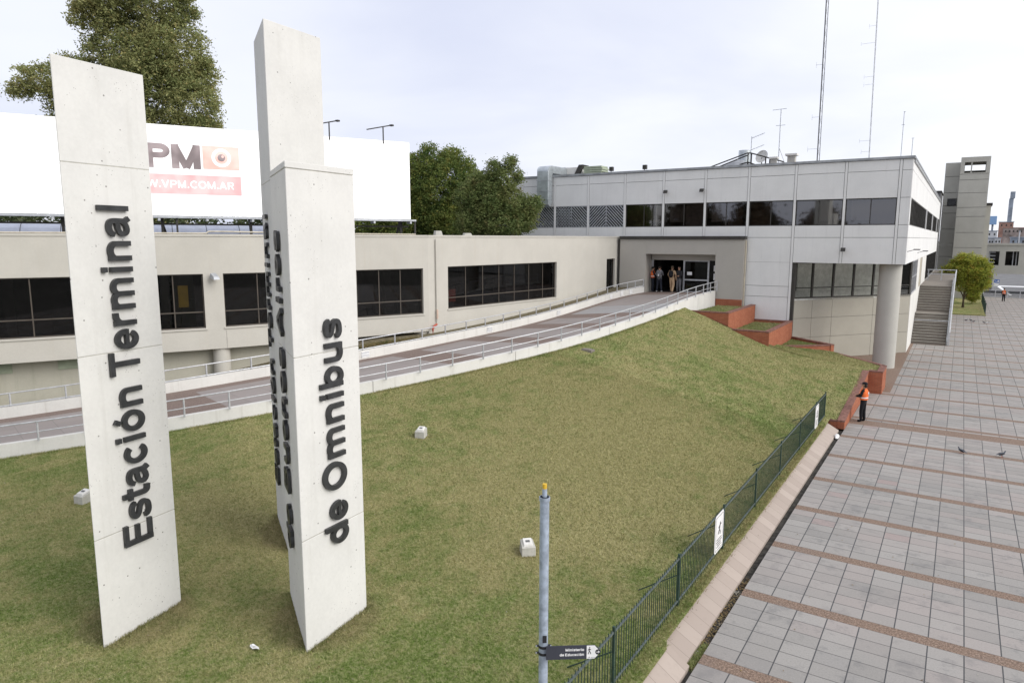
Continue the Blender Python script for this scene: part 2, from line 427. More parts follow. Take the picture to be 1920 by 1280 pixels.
# sub-parts share their thing's origin (parts carry no offset of their own)
def sub(mb, name, mats, part, root, **k):
    o = mb.build(name, mats, root, **k); o.parent = part; return o
def copy_tree(o, parent=None):
    c = o.copy(); COL.objects.link(c)
    if parent is not None: c.parent = parent
    for ch in [q for q in bpy.data.objects if q.parent == o]: copy_tree(ch, c)
    return c
def unit(a, b):
    L = math.hypot(b[0]-a[0], b[1]-a[1]); return ((b[0]-a[0])/L, (b[1]-a[1])/L), L
def fastmesh(name, verts, loops_per, mat, parent=None, org=(0, 0, 0)):
    """verts (n,3) in world; faces are consecutive runs of loops_per vertices"""
    n = len(verts); nf = n//loops_per; me = bpy.data.meshes.new(name)
    me.vertices.add(n); me.loops.add(n); me.polygons.add(nf)
    o3 = np.array(parent.location if parent is not None else org)
    me.vertices.foreach_set('co', (verts-o3).astype(np.float32).ravel())
    me.loops.foreach_set('vertex_index', np.arange(n, dtype=np.int32))
    me.polygons.foreach_set('loop_start', np.arange(0, n, loops_per, dtype=np.int32))
    me.update(calc_edges=True); me.materials.append(MATS[mat])
    o = bpy.data.objects.new(name, me); COL.objects.link(o)
    if parent is not None: o.parent = parent
    else: o.location = org
    return o

# grotesque letters drawn with a flat pen: every stroke is (centre line, width); cap height 1, x-height .74
def _arc(cx, cy, rx, ry, a0, a1, n=22): return [(cx+rx*math.cos(math.radians(a0+(a1-a0)*k/n)), cy+ry*math.sin(math.radians(a0+(a1-a0)*k/n))) for k in range(n+1)]
def _spl(P, n=6):
    Q = [P[0]]+list(P)+[P[-1]]; out = []
    for k in range(1, len(Q)-2):
        for q in range(n):
            t = q/n; p0, p1, p2, p3 = Q[k-1:k+3]
            out.append(tuple(.5*((2*p1[a])+(-p0[a]+p2[a])*t+(2*p0[a]-5*p1[a]+4*p2[a]-p3[a])*t*t+(-p0[a]+3*p1[a]-3*p2[a]+p3[a])*t**3) for a in (0, 1)))
    return out+[P[-1]]
def _glyphs(w):
    h = w/2; th = w*.86; q = th/2; X = .74; G = {}
    bowl = lambda x0, x1, a0=0, a1=360: _arc((x0+x1)/2, X/2, (x1-x0)/2-h, X/2+.012-q, a0, a1, 30)
    G['l'] = (.39, [([(.195, 0), (.195, 1)], w)]); G['i'] = (.39, [([(.195, 0), (.195, X)], w), ([(.195, .84), (.195, 1)], w)])
    G['o'] = (.85, [(bowl(.05, .80), w)]); G['ó'] = (.85, [(bowl(.05, .80), w), ([(.40, .83), (.50, 1.0)], w*.95)])
    G['c'] = (.775, [(bowl(.05, .76, 42, 318), w)]); G['e'] = (.78, [(bowl(.05, .75, 0, 322), w), ([(.14, .365), (.745, .365)], w*.74)])
    G['d'] = (.86, [(bowl(.05, .74), w), ([(.68, 0), (.68, 1)], w)]); G['b'] = (.86, [(bowl(.12, .81), w), ([(.18, 0), (.18, 1)], w)])
    ar = lambda x0, x1, y=.50: [(x1, 0), (x1, y)]+_arc((x0+x1)/2, y, (x1-x0)/2, X+.012-q-y, 0, 150, 14)[1:]
    G['n'] = (.85, [([(.18, 0), (.18, X)], w), (ar(.18, .67), w)]); G['m'] = (1.24, [([(.18, 0), (.18, X)], w), (ar(.18, .62), w*.97), (ar(.62, 1.06), w*.97)])
    G['u'] = (.85, [([(.67, 0), (.67, X)], w), ([(.85-x, X-y) for x, y in ar(.18, .67)], w)])
    G['r'] = (.56, [([(.18, 0), (.18, X)], w), (_arc(.42, .42, .24, X-q-.42+.006, 92, 160, 10), w*.97), ([(.40, X-q+.004), (.53, X-q+.010)], w*.95)])
    G['t'] = (.47, [([(.20, .93), (.20, .20)]+_arc(.32, .20, .12, .20-q, 180, 262, 8)[1:]+[(.44, q)], w), ([(.02, X-q), (.43, X-q)], th)])
    G['s'] = (.775, [(_spl([(.655, .52), (.60, .62), (.47, .668), (.31, .665), (.19, .61), (.165, .525), (.24, .45), (.38, .405), (.52, .37), (.615, .30), (.625, .19), (.55, .105), (.41, .072), (.25, .080), (.15, .14), (.115, .235)], 5), w*.92)])
    G['a'] = (.79, [(_spl([(.11, .50), (.17, .61), (.30, .665), (.44, .662), (.54, .61), (.575, .50), (.575, .35)], 6)+[(.575, .12), (.66, .0)], w*.97), (_spl([(.58, .42), (.43, .395), (.26, .36), (.15, .28), (.145, .16), (.23, .085), (.36, .085), (.49, .15), (.57, .27)], 6), w*.88)])
    G['E'] = (.93, [([(.20, 0), (.20, 1)], w*1.04), ([(.2, 1-q), (.86, 1-q)], th), ([(.2, .52), (.80, .52)], th), ([(.2, q), (.88, q)], th)])
    G['T'] = (.85, [([(.425, 0), (.425, .99)], w*1.04), ([(.02, 1-q), (.83, 1-q)], th)]); G['O'] = (1.10, [(_arc(.55, .5, .49-h, .515-q, 0, 360, 36), w*1.02)])
    G['C'] = (1.0, [(_arc(.53, .5, .47-h, .515-q, 38, 322, 32), w*1.02)]); G['.'] = (.38, [([(.19, 0), (.19, .2)], w)])
    G['A'] = (1.0, [([(.11, 0), (.50, .99)], w*1.05), ([(.89, 0), (.50, .985)], w*1.05), ([(.26, .30), (.74, .30)], th*.95)]); G['V'] = (.94, [([(.10, 1), (.47, .02)], w*1.08), ([(.84, 1), (.47, .015)], w*1.08)])
    G['B'] = (1.0, [([(.20, 0), (.20, 1)], w*1.04), ([(.2, 1-q), (.60, 1-q)]+_arc(.60, .765, .19, .235-q, 90, -90, 12)[1:]+[(.2, .53)], th), ([(.2, .525), (.62, .525)]+_arc(.62, .305, .225, .22, 90, -90, 12)[1:]+[(.2, q)], th)])
    G['P'] = (.93, [([(.20, 0), (.20, 1)], w*1.04), ([(.2, 1-q), (.58, 1-q)]+_arc(.58, .70, .24, .30-q, 90, -90, 12)[1:]+[(.2, .40+q)], th)])
    G['R'] = (1.0, [([(.20, 0), (.20, 1)], w*1.04), ([(.2, 1-q), (.60, 1-q)]+_arc(.60, .72, .23, .28-q, 90, -90, 12)[1:]+[(.2, .44+q)], th), ([(.56, .46), (.82, 0)], w)])
    G['M'] = (1.16, [([(.19, 0), (.19, 1)], w), ([(.97, 0), (.97, 1)], w), ([(.17, .97), (.58, .04)], w*.95), ([(.99, .97), (.58, .035)], w*.95)])
    G['W'] = (1.34, [([(.09, 1), (.36, .02)], w), ([(.67, .97), (.36, .015)], w), ([(.67, .975), (.98, .02)], w), ([(1.25, 1), (.98, .015)], w)])
    return G
def letters(name, body, origin, xd, yd, width, height, depth, mat, parent, weight=.170, space=.34, standoff=0.0):
    G = _glyphs(weight); x = 0.0; mb = MB(); k_ = 0
    xd = Vector(xd).normalized(); yd = Vector(yd).normalized(); nd = xd.cross(yd); tot = sum(space if c == ' ' else G[c][0] for c in body)-.18; sx = width/tot
    for ch in body:
        if ch == ' ': x += space; continue
        for si, (pts, w) in enumerate(G[ch][1]):
            closed = math.dist(pts[0], pts[-1]) < 1e-6; n = len(pts)-(1 if closed else 0); L_, R2_ = [], []
            for k in range(n):
                a = pts[(k-1) % n] if closed or k else pts[0]; b = pts[(k+1) % n] if closed or k < n-1 else pts[n-1]
                dx, dy = b[0]-a[0], b[1]-a[1]; l = math.hypot(dx, dy); nx, ny = -dy/l*w/2, dx/l*w/2; L_.append((pts[k][0]+nx, pts[k][1]+ny)); R2_.append((pts[k][0]-nx, pts[k][1]-ny))
            d1 = depth*(1-.025*si)+standoff; P = lambda q, dd: Vector(origin)+xd*((q[0]+x-.09)*sx)+yd*(q[1]*height)+nd*dd
            vs = [P(q, d1) for q in L_]+[P(q, d1) for q in R2_]+[P(q, standoff) for q in L_]+[P(q, standoff) for q in R2_]; fs = []
            for k in range(n if closed else n-1):
                m_ = (k+1) % n; fs += [(k, n+k, n+m_, m_), (2*n+k, 2*n+m_, 3*n+m_, 3*n+k), (k, m_, 2*n+m_, 2*n+k), (n+k, 3*n+k, 3*n+m_, n+m_)]
            if not closed: fs += [(0, 2*n, 3*n, n), (n-1, 2*n-1, 4*n-1, 3*n-1)]
            mb.solid(vs, fs)
        x += G[ch][0]
        if depth > .05: mb.build('letter', mat, parent); mb = MB()
    return mb.build(name, mat, parent) if depth <= .05 else None
def text_mesh(name, body, origin, xd, yd, width, height, depth, mat, parent, bold=.02, standoff=0.0):
    cu_ = bpy.data.curves.new(name, 'FONT'); cu_.body = body; cu_.size = 1; cu_.offset = bold; cu_.extrude = .5; cu_.resolution_u = 4; cu_.space_character = 1.1
    to = bpy.data.objects.new('tmp', cu_); COL.objects.link(to)
    dg = bpy.context.evaluated_depsgraph_get(); me = bpy.data.meshes.new_from_object(to.evaluated_get(dg)); bpy.data.objects.remove(to)
    co = np.array([v.co[:] for v in me.vertices]); x0, x1 = co[:, 0].min(), co[:, 0].max()
    xd = Vector(xd).normalized(); yd = Vector(yd).normalized(); nd = xd.cross(yd); o3 = Vector(parent.location); sx = width/(x1-x0); sy = height/.729
    for v in me.vertices: v.co = Vector(origin)+xd*((v.co.x-x0)*sx)+yd*(v.co.y*sy)+nd*((v.co.z+.5)*depth+standoff)-o3
    me.materials.clear(); me.materials.append(MATS[mat]); me.update()
    o = bpy.data.objects.new(name, me); COL.objects.link(o); o.parent = parent; return o

# ------------------------------------------------------------------ ramp paths
OUT = [(-27.9,7.2,1.05),(-25.7,9.84,1.33),(-24.6,11.25,1.47),(-22.5,14.0,1.82),(-21.5,15.6,1.98),(-19.3,19.9,2.38),(-18.6,21.3,2.52),(-17.9,22.7,2.68),
 (-17.25,24.0,2.83),(-16.65,25.3,2.98),(-16.1,26.7,3.11),(-15.65,28.1,3.24),(-15.27,29.6,3.37),(-15.0,31.2,3.48),(-14.8,32.9,3.6),(-14.62,34.6,3.72),
 (-14.47,36.2,3.83),(-14.33,37.6,3.94),(-14.2,38.9,4.06),(-14.13,40.2,4.19),(-14.05,41.6,4.31),(-14.0,43.0,4.4),(-14.0,44.4,4.44),(-14.0,45.8,4.48),(-14.0,47.5,4.5)]
INN = [(-31.5,8.2,1.1),(-28.8,11.85,1.44),(-26.2,15.5,1.88),(-25.7,16.95,1.96),(-25.1,18.5,2.06),(-23.75,21.6,2.3),(-22.95,23.9,2.46),(-22.65,25.6,2.53),(-22.5,27.3,2.58),
 (-22.35,29.2,2.63),(-22.1,30.85,2.7),(-21.85,32.5,2.78),(-21.6,34.0,2.88),(-21.45,35.6,2.97),(-21.3,37.3,3.07),(-21.2,38.8,3.18),(-21.1,40.4,3.31),
 (-21.0,41.9,3.44),(-20.9,43.3,3.58),(-20.65,44.5,3.73),(-20.35,45.5,3.88),(-20.0,46.4,4.0),(-19.6,47.1,4.1),(-19.2,47.55,4.17)]
def resample(pts, n):
    P = np.array(pts); d = np.r_[0, np.cumsum(np.linalg.norm(np.diff(P[:, :2], axis=0), axis=1))]
    # light smoothing on a fine grid
    s = np.linspace(0, d[-1], 400); F = np.stack([np.interp(s, d, P[:, i]) for i in range(3)], 1)
    k = 15; G = np.pad(F, ((k, k), (0, 0)), mode='reflect', reflect_type='odd'); G = np.stack([np.convolve(G[:, i], np.ones(2*k+1)/(2*k+1), 'valid') for i in range(3)], 1)
    t = np.linspace(0, d[-1], n); return np.stack([np.interp(t, s, G[:, i]) for i in range(3)], 1), t
def path_at(pts, dist_from_end):
    P, t = resample(pts, 400); s = t[-1]-np.array(dist_from_end); return np.stack([np.interp(s, t, P[:, i]) for i in range(3)], 1)

# ------------------------------------------------------------------ lawn height field
CTRL = [(x+.15, y, z-.47) for x, y, z in OUT]
CTRL += [(-4.45, y, .35) for y in (-3, 2, 6, 10, 14, 18, 22, 26, 30)] + [(-5.35, y, z) for y, z in ((6, .46), (10.1, .47), (13.4, .47), (16.6, .49), (19.9, .51), (23.1, .54), (26.3, .58), (29.6, .62))]
CTRL += [(-4.0, 32, .36), (-4.0, 34.5, .64), (-4.0, 37, .9), (-4.0, 39.8, 1.14), (-3.3, 41.9, 1.16), (-4.7, 43.9, 1.17), (-6.1, 45.8, 1.18),
 (-8.75, 43.6, 1.6), (-7.5, 44.6, 1.42), (-9.0, 41.55, 1.84), (-11.4, 41.5, 2.77), (-10.2, 41.3, 2.3), (-11.0, 41.35, 2.62), (-13.6, 41.4, 3.60), (-12.5, 41.4, 3.30), (-13.2, 40.0, 3.42), (-12.6, 38.5, 3.12),
 (-12.6, 6.0, .6), (-9.5, 8.0, .52), (-13.6, 10.6, .85), (-12.8, 20, 1.33), (-20, 4, .75), (-30, 0, .7), (-10, -2, .4), (-24, 0, .6), (-20, -3, .5)]
_C = np.array(CTRL)
def _phi(r): return np.where(r > 0, r*r*np.log(r+1e-9), 0)
_n = len(_C); _K = _phi(np.linalg.norm(_C[:, None, :2]-_C[None, :, :2], axis=2))+np.eye(_n)*2.0
_A = np.zeros((_n+3, _n+3)); _A[:_n, :_n] = _K; _A[:_n, _n:] = np.c_[np.ones(_n), _C[:, :2]]; _A[_n:, :_n] = _A[:_n, _n:].T
_W = np.linalg.solve(_A, np.r_[_C[:, 2], 0, 0, 0])
def gz_at(x, y):
    x = np.atleast_1d(np.asarray(x, float)); y = np.atleast_1d(np.asarray(y, float))
    r = np.hypot(x[:, None]-_C[None, :, 0], y[:, None]-_C[None, :, 1]); return _phi(r)@_W[:_n]+_W[_n]+_W[_n+1]*x+_W[_n+2]*y
def gz1(x, y): return float(gz_at(x, y)[0])
_oP, _ = resample(OUT, 300)
def ramp_x(y): return float(np.interp(y, _oP[:, 1], _oP[:, 0]))
def lawn_left(y):
    if y < 7.2: return -28-(7.2-y)*1.1
    if y < 41.45: return ramp_x(y)-.05
    if y < 43.55: return -8.95
    return -8.95+(y-43.55)/(45.9-43.55)*(-6.2+8.95)
def lawn_right(y):
    if y < 31.8: return -4.2 if y > 12.0 else -4.10
    if y < 40.35: return -3.75
    if y < 42.3: return -3.1
    return -3.1+(y-42.3)/(45.9-42.3)*(-6.2+3.1)

# ================================================================== SETTING
MB().face([(-3000,-2500,-.32),(3000,-2500,-.32),(3000,3500,-.32),(-3000,3500,-.32)]).build('ground', 'far_ground')['kind'] = 'structure'
pz = MB().face([(-3.62,-18,0),(60,-18,0),(60,31.74,0),(-3.62,31.74,0)]).face([(-9.3,31.74,0),(60,31.74,0),(60,118,0),(-9.3,118,0)])
tag(pz.build('plaza_paving', 'plaza_paving'), kind='structure')
tag(MB().box(-3.9,-3.62,-18,31.74,-.3,-.07).build('gutter_channel', 'channel_dark'), kind='structure')
kb = MB()
for y0, y1, xl, xr in ((-18, 12.0, -4.14, -3.72), (12.0, 31.45, -4.32, -3.80)):
    kb.solid([(xl,y0,-.1),(xr,y0,-.1),(xr,y0,.015),(xl,y0,.30),(xl,y1,-.1),(xr,y1,-.1),(xr,y1,.015),(xl,y1,.30)],
             [(0,1,2,3),(7,6,5,4),(0,4,5,1),(1,5,6,2),(2,6,7,3),(3,7,4,0)])
tag(kb.build('kerb', 'kerb_stone'), kind='structure')
tag(MB().face([(-20,118.02,-.02),(90,118.02,-.02),(90,330,-.02),(-20,330,-.02)]).build('car_park_road', 'asphalt'), kind='structure')

# lawn sheet
ys = [y for y in np.arange(-8, 45.9, .22)]+[41.449, 41.451, 43.549, 43.551, 31.799, 31.801, 40.349, 40.351, 45.88]; ys = sorted(ys); NX = 96
rows = []
for y in ys:
    xs = np.linspace(lawn_left(y), lawn_right(y), NX); z = gz_at(xs, np.full(NX, y)); rows.append(np.c_[xs, np.full(NX, y), z])
R_ = np.concatenate(rows); lm = MB(); lm.v = [tuple(q) for q in R_]
for j in range(len(ys)-1):
    for i in range(NX-1): lm.f.append((j*NX+i, j*NX+i+1, (j+1)*NX+i+1, (j+1)*NX+i)); lm.mi.append(0); lm.uv.append(None)
tag(lm.build('lawn', 'lawn_turf', smooth=True), kind='structure')

# grass blades on the lawn, thinning with distance
def blades(n, ymin, ymax, hmul, wmul):
    y = rng.uniform(ymin, ymax, n); u = rng.uniform(0, 1, n)
    ll = np.array([lawn_left(v) for v in np.linspace(ymin, ymax, 400)]); lr = np.array([lawn_right(v) for v in np.linspace(ymin, ymax, 400)])
    a = np.interp(y, np.linspace(ymin, ymax, 400), ll)+.08; b = np.interp(y, np.linspace(ymin, ymax, 400), lr)-.02
    x = a+(b-a)*u; keep = (b > a+.2); x = x[keep]; y = y[keep]
    # inside the picture only
    d = np.stack([x, y, np.full_like(x, -7.2)], 1); W = np.array(cw); Rr = np.array(cr)
    px = 960+1301.4*(d@Rr)/(d@W); py = 640-1301.4*(d@np.array(cu))/(d@W); k = (px > -60) & (px < 1700) & (py < 1400) & (d@W > 1); x = x[k]; y = y[k]
    z = np.concatenate([gz_at(x[i:i+20000], y[i:i+20000]) for i in range(0, len(x), 20000)]); return x, y, z, hmul, wmul
bl = []
for (n, y0, y1, h, w) in ((330000, 3, 14, 1.0, 1.0), (240000, 14, 28, 1.0, 1.6), (100000, 28, 45.5, 1.0, 2.4)):
    x, y, z, h, w = blades(n, y0, y1, h, w); m_ = len(x)
    ang = rng.uniform(0, 2*np.pi, m_); wd = rng.uniform(.004, .010, m_)*w; ht = rng.uniform(.02, .055, m_)*h*(1+.9*rng.random(m_)**6)
    lean = rng.normal(0, .034, (m_, 2)); c, s_ = np.cos(ang)*wd, np.sin(ang)*wd
    t = np.empty((m_, 3, 3)); t[:, 0] = np.c_[x-c, y-s_, z-.01]; t[:, 1] = np.c_[x+c, y+s_, z-.01]; t[:, 2] = np.c_[x+lean[:, 0], y+lean[:, 1], z+ht]
    bl.append(t.reshape(-1, 3))
tag(fastmesh('grass', np.concatenate(bl), 3, 'grass_blade'), 'short worn green and yellow grass covering the mound', 'grass', kind='stuff')
# straw and weeds along fence foot and gutter
def tufts(name, pts, n, spread, h, mat, lab):
    pts = np.array(pts); i = rng.integers(0, len(pts)-1, n); f = rng.random(n)[:, None]; p = pts[i]*(1-f)+pts[i+1]*f
    p = p+np.c_[rng.normal(0, spread, (n, 2)), np.zeros(n)]; a = rng.uniform(0, 2*np.pi, n); wd = rng.uniform(.004, .009, n); ht = rng.uniform(.3, 1, n)*h; le = rng.normal(0, h*.5, (n, 2))
    c, s_ = np.cos(a)*wd, np.sin(a)*wd; t = np.empty((n, 3, 3)); t[:, 0] = np.c_[p[:, 0]-c, p[:, 1]-s_, p[:, 2]-.01]; t[:, 1] = np.c_[p[:, 0]+c, p[:, 1]+s_, p[:, 2]-.01]
    t[:, 2] = np.c_[p[:, 0]+le[:, 0], p[:, 1]+le[:, 1], p[:, 2]+ht]; return tag(fastmesh(name, t.reshape(-1, 3), 3, mat), lab, 'grass', kind='stuff')
def ring(P, n, spread, h, lab):
    pts = [(q[0], q[1], gz1(q[0], q[1])) for a, b in zip(P, P[1:]+P[:1]) for q in [(a[0]+(b[0]-a[0])*f, a[1]+(b[1]-a[1])*f) for f in np.linspace(0, 1, 8)]]
    tufts('long_grass', pts, n, spread, h, 'grass_blade', lab)
ring([(-12.6, 5.82), (-12.84, 7.5), (-14.35, 6.85)], 3000, .05, .10, 'longer grass around the foot of the left pylon')
ring([(-9.47, 7.81), (-9.58, 9.47), (-11.26, 8.93)], 3000, .05, .10, 'longer grass around the foot of the nearest pylon')
ring([(-12.66, 10.05), (-12.77, 11.72), (-14.35, 11.1)], 2500, .05, .10, 'longer grass around the foot of the tallest pylon')
tufts('wall_foot_grass', [(a[0]+.03, a[1], gz1(a[0]+.03, a[1])) for a in OUT if a[1] < 41], 26000, .07, .09, 'grass_blade', 'uneven longer grass along the foot of the ramp kerb wall')
leafmat('straw', (.16, .14, .055), (.34, .27, .14), (.09, .12, .03), 3)
tufts('dry_grass', [(-4.36, 4, .31), (-4.38, 31.3, .31)], 26000, .07, .10, 'straw', 'dry straw coloured grass along the foot of the fence')
tufts('weeds', [(-3.72, 12.0, -.06), (-3.70, 12.5, -.06), (-3.68, 12.9, -.06)], 1500, .05, .09, 'grass_blade', 'green weeds growing out of the gutter')
tufts('moss_growth', [(-21.9, 42.3, 3.6), (-22.15, 38.8, 3.35), (-22.6, 34.5, 3.0), (-23.0, 31.0, 2.85)], 9000, .10, .10, 'leaf_hedge', 'dark weeds growing at the foot of the beige wall')
tufts('straw_growth', [(-23.2, 27.0, 2.95), (-24.0, 24.4, 2.85), (-25.0, 22.0, 2.4), (-25.8, 20.2, 2.1)], 9000, .16, .12, 'straw', 'dry yellow grass under the overhang of the low wing')
def flakes(name, x0, x1, y0, y1, n, zf, mat, lab, smin=.01, smax=.03):
    x = rng.uniform(x0, x1, n); y = y0+(y1-y0)*rng.random(n); z = zf(x, y)+.012+rng.uniform(0, .02, n); q = np.empty((n, 4, 3)); a = rng.uniform(0, 6.28, n); s_ = rng.uniform(smin, smax, n); ti = rng.normal(0, .35, n)
    for k, (dx, dy) in enumerate(((-1, 0), (0, -.6), (1, 0), (0, .6))):
        ux = dx*np.cos(a)-dy*np.sin(a); uy = dx*np.sin(a)+dy*np.cos(a); q[:, k] = np.c_[x+ux*s_, y+uy*s_, z+ux*s_*ti]
    return tag(fastmesh(name, q.reshape(-1, 3), 4, mat), lab, 'fallen leaves', kind='stuff')
flakes('leaf_litter', -3.80, -3.63, 12.0, 16.2, 420, lambda x, y: np.full_like(x, -.06), 'litter_leaf', 'brown fallen leaves lying in the gutter', .015, .035)
flakes('fallen_leaves', -24, -4.6, 4, 30, 2600, gz_at, 'litter_leaf', 'pale dead leaves scattered over the lawn', .008, .022)

# strip of soil between the low wing and the ramp, ramp surface
oP, ot = resample(OUT, 90); iP, it_ = resample(INN, 90)
rb = MB()
for j in range(89):
    o0, o1, i0, i1 = oP[j], oP[j+1], iP[j], iP[j+1]; vo0, vo1 = ot[-1]-ot[j], ot[-1]-ot[j+1]
    w0 = float(np.hypot(*(o0-i0)[:2])); w1 = float(np.hypot(*(o1-i1)[:2]))
    rb.face([(i0[0], i0[1], i0[2]), (o0[0], o0[1], o0[2]-.10), (o1[0], o1[1], o1[2]-.10), (i1[0], i1[1], i1[2])], 0, [(0, vo0), (w0, vo0), (w1, vo1), (0, vo1)])
rb.face([(-19.3, 47.5, 4.16), (-14.0, 47.5, 4.2), (-14.0, 49.2, 4.2), (-19.3, 49.2, 4.16)], 0, [(0.1, .1), (.5, .1), (.5, .5), (.1, .5)])
tag(rb.build('ramp_path', 'ramp_paving'), kind='structure')
sb = MB()
for j in range(89):
    i0, i1 = iP[j], iP[j+1]; d, L = unit(i0, i1); n = (-d[1], d[0])
    h0, h1 = [float(np.interp(q_[1], [16, 21, 25, 34, 42], [-.35, .05, .40, .36, .42])) for q_ in (i0, i1)]
    sb.face([(i0[0]+n[0]*3.2, i0[1]+n[1]*3.2, i0[2]+h0+.05), (i0[0]+n[0]*.1, i0[1]+n[1]*.1, i0[2]+h0-.05), (i1[0]+n[0]*.1, i1[1]+n[1]*.1, i1[2]+h1-.05), (i1[0]+n[0]*3.2, i1[1]+n[1]*3.2, i1[2]+h1+.05)])
tag(sb.build('soil_ground', 'soil'), kind='structure')

# ================================================================== RAMP WALLS AND RAILINGS
def offset(P, off):
    Q = []
    for j in range(len(P)):
        a, b = P[max(j-1, 0)], P[min(j+1, len(P)-1)]; d, L = unit(a, b); Q.append((P[j][0]-d[1]*off, P[j][1]+d[0]*off, P[j][2]))
    return Q
ck = thing('ramp_kerb_wall', (-19.3, 19.9, 1.9), 'low white kerb wall along the lawn side of the ramp', 'wall')
joints = [0, 13.1+5.2, 22.6, 27.3, 36, 60]
def kerb_piece(d0, d1):
    ds = np.linspace(d1, d0, 26); P = path_at(OUT, ds); A = offset(P, -.0); B = offset(P, .24); m = MB(); n = len(P)
    vs = []
    for a, b in zip(A, B): vs += [(a[0], a[1], a[2]-1.1), (a[0], a[1], a[2]-.02), (a[0]-.0, a[1], a[2]), (b[0], b[1], b[2]), (b[0], b[1], b[2]-.6)]
    fs = []
    for j in range(n-1):
        for k in range(4): fs.append((j*5+k, (j+1)*5+k, (j+1)*5+k+1, j*5+k+1))
    fs += [(0, 1, 2, 3, 4), tuple((n-1)*5+k for k in (4, 3, 2, 1, 0))]
    return m.solid(vs, [tuple(reversed(f)) for f in fs])
totalO = ot[-1]
cuts = [0.0, 3.7, 9.1, 15.2, 21.9, 28.6, 36.4, 43.5, min(totalO-.1, 50)]
for a, b in zip(cuts[:-1], cuts[1:]):
    if b > a+.1: kerb_piece(a+.012, b-.012).build('kerb_segment', 'white_wall', ck)
# recessed base wall below the kerb by the top planter
MB().obox((-14.1, 40.2), (0.0, 1.0), 0, 7.3, -.0, .3, 2.9, 3.80, 0, 2.9, 4.02).build('base_wall', 'white_wall', ck)

orail = thing('ramp_handrail', (-19.3, 19.9, 2.4), 'grey two bar handrail on the lawn side of the ramp', 'handrail')
ds = [0.05+1.475*k for k in range(29)]; PO = offset(path_at(OUT, ds), .10)
for p in PO: MB().box(p[0]-.024, p[0]+.024, p[1]-.024, p[1]+.024, p[2]-.02, p[2]+.64).build('post', 'rail_paint', orail)
for hgt, nm in ((.64, 'top_rail'), (.30, 'mid_rail')):
    MB().tube([(p[0], p[1], p[2]+hgt) for p in PO], .026 if hgt > .5 else .02, 8).build(nm, 'rail_paint', orail, smooth=True)
irail = thing('ramp_handrail', (-23, 24.4, 2.4), 'grey two bar handrail against the low wall on the building side of the ramp', 'handrail')
totalI = it_[-1]
ipos = [0.05, .75, 1.45, 2.45, 3.45, 4.6, 5.9, 7.2, 8.8, 10.4, 11.9, 13.5, 15.0, 16.5, 18.0, 19.6, 21.3, 23.1, 24.9, 26.6, 28.3, 30, 31.8, 33.4, 35, 36.8, 38.6, 40.4, 42.2, 44]
ipos = [q for q in ipos if q < totalI-.2]
PI_ = offset(path_at(INN, ipos), -.05)
for p in PI_:
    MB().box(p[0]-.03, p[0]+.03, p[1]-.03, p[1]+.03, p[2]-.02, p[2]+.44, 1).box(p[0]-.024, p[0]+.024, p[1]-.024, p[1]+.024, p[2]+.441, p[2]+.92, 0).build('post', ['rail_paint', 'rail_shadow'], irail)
for hgt, nm in ((.92, 'top_rail'), (.47, 'mid_rail')):
    MB().tube([(p[0], p[1], p[2]+hgt) for p in PI_], .026, 8).build(nm, 'rail_paint', irail, smooth=True)
pw = thing('ramp_parapet', (-23.2, 24.4, 2.4), 'low white parapet between the ramp and the beige wing', 'wall')
ds = np.linspace(totalI-.2, 0.0, 60); P = path_at(INN, ds); B = offset(P, .2); m = MB(); vs = []
for a, b in zip(P, B): vs += [(a[0], a[1], a[2]-.3), (a[0], a[1], a[2]+.42), (b[0], b[1], b[2]+.42), (b[0], b[1], b[2]-.3)]
fs = [(j*4+k, (j+1)*4+k, (j+1)*4+(k+1) % 4, j*4+(k+1) % 4) for j in range(59) for k in range(4)]
m.solid(vs, fs+[(3, 2, 1, 0), tuple(59*4+k for k in range(4))]).build('parapet_wall', 'white_wall', pw)
for dd in (24.6, 16.0, 9.3, 3.0, 1.9, 1.05):
    P = path_at(INN, [dd+.42 if dd > 4 else dd+.25, dd]); P = offset(P, -.008); a, b = P[0], P[1]; d, L = unit(a, b); zb = a[2]+.08; zt = a[2]+.36; dz = b[2]-a[2]
    g = MB()
    for k in range(3): g.obox(a, d, 0, L, -.02, 0, zb+k*.125, zb+k*.125+.03, 0, zb+k*.125+dz, zb+k*.125+.03+dz)
    nb = 9
    for k in range(nb+1):
        t0 = (L-.02)*k/nb; g.obox(a, d, t0, t0+.018, -.022, 0, zb+dz*t0/L, zt+dz*t0/L)
    g.obox(a, d, 0, L, -.004, 0, zb, zt, 1, zb+dz, zt+dz)
    g.build('vent_panel', ['sign_white', 'galvanised'], pw)

# ================================================================== LOW BEIGE WING
V = [(-21.4, 47.9), (-23.6, 28.5), (-27.5, 18.95), (-33.5, 7.4)]
wing = thing('station_wing', (-23.6, 28.5, 0), 'long low beige wing with dark strip windows behind the ramp', 'building')
def wall(mb, a, d, L, z0, z1, ops, th, m=0, n0=0.0):
    ops = sorted(ops); t = 0
    for (p, q, zb, zt) in ops:
        if p > t: mb.obox(a, d, t, p, n0-th, n0, z0, z1, m)
        mb.obox(a, d, p, q, n0-th, n0, z0, zb, m); mb.obox(a, d, p, q, n0-th, n0, zt, z1, m); t = q
    if t < L: mb.obox(a, d, t, L, n0-th, n0, z0, z1, m)
ZB, ZT, ZF, ZR = 4.07, 6.46, 3.12, 8.18
segs = [[(.55, 1.7, 4.1, 6.57), (7.9, 18.05, 4.19, 6.5)], [(.3, 5.1, ZB, ZT), (5.85, 10.25, ZB, ZT)], [(.75, 4.6, ZB, ZT), (5.35, 9.2, ZB, ZT), (9.95, 12.6, ZB, ZT)]]
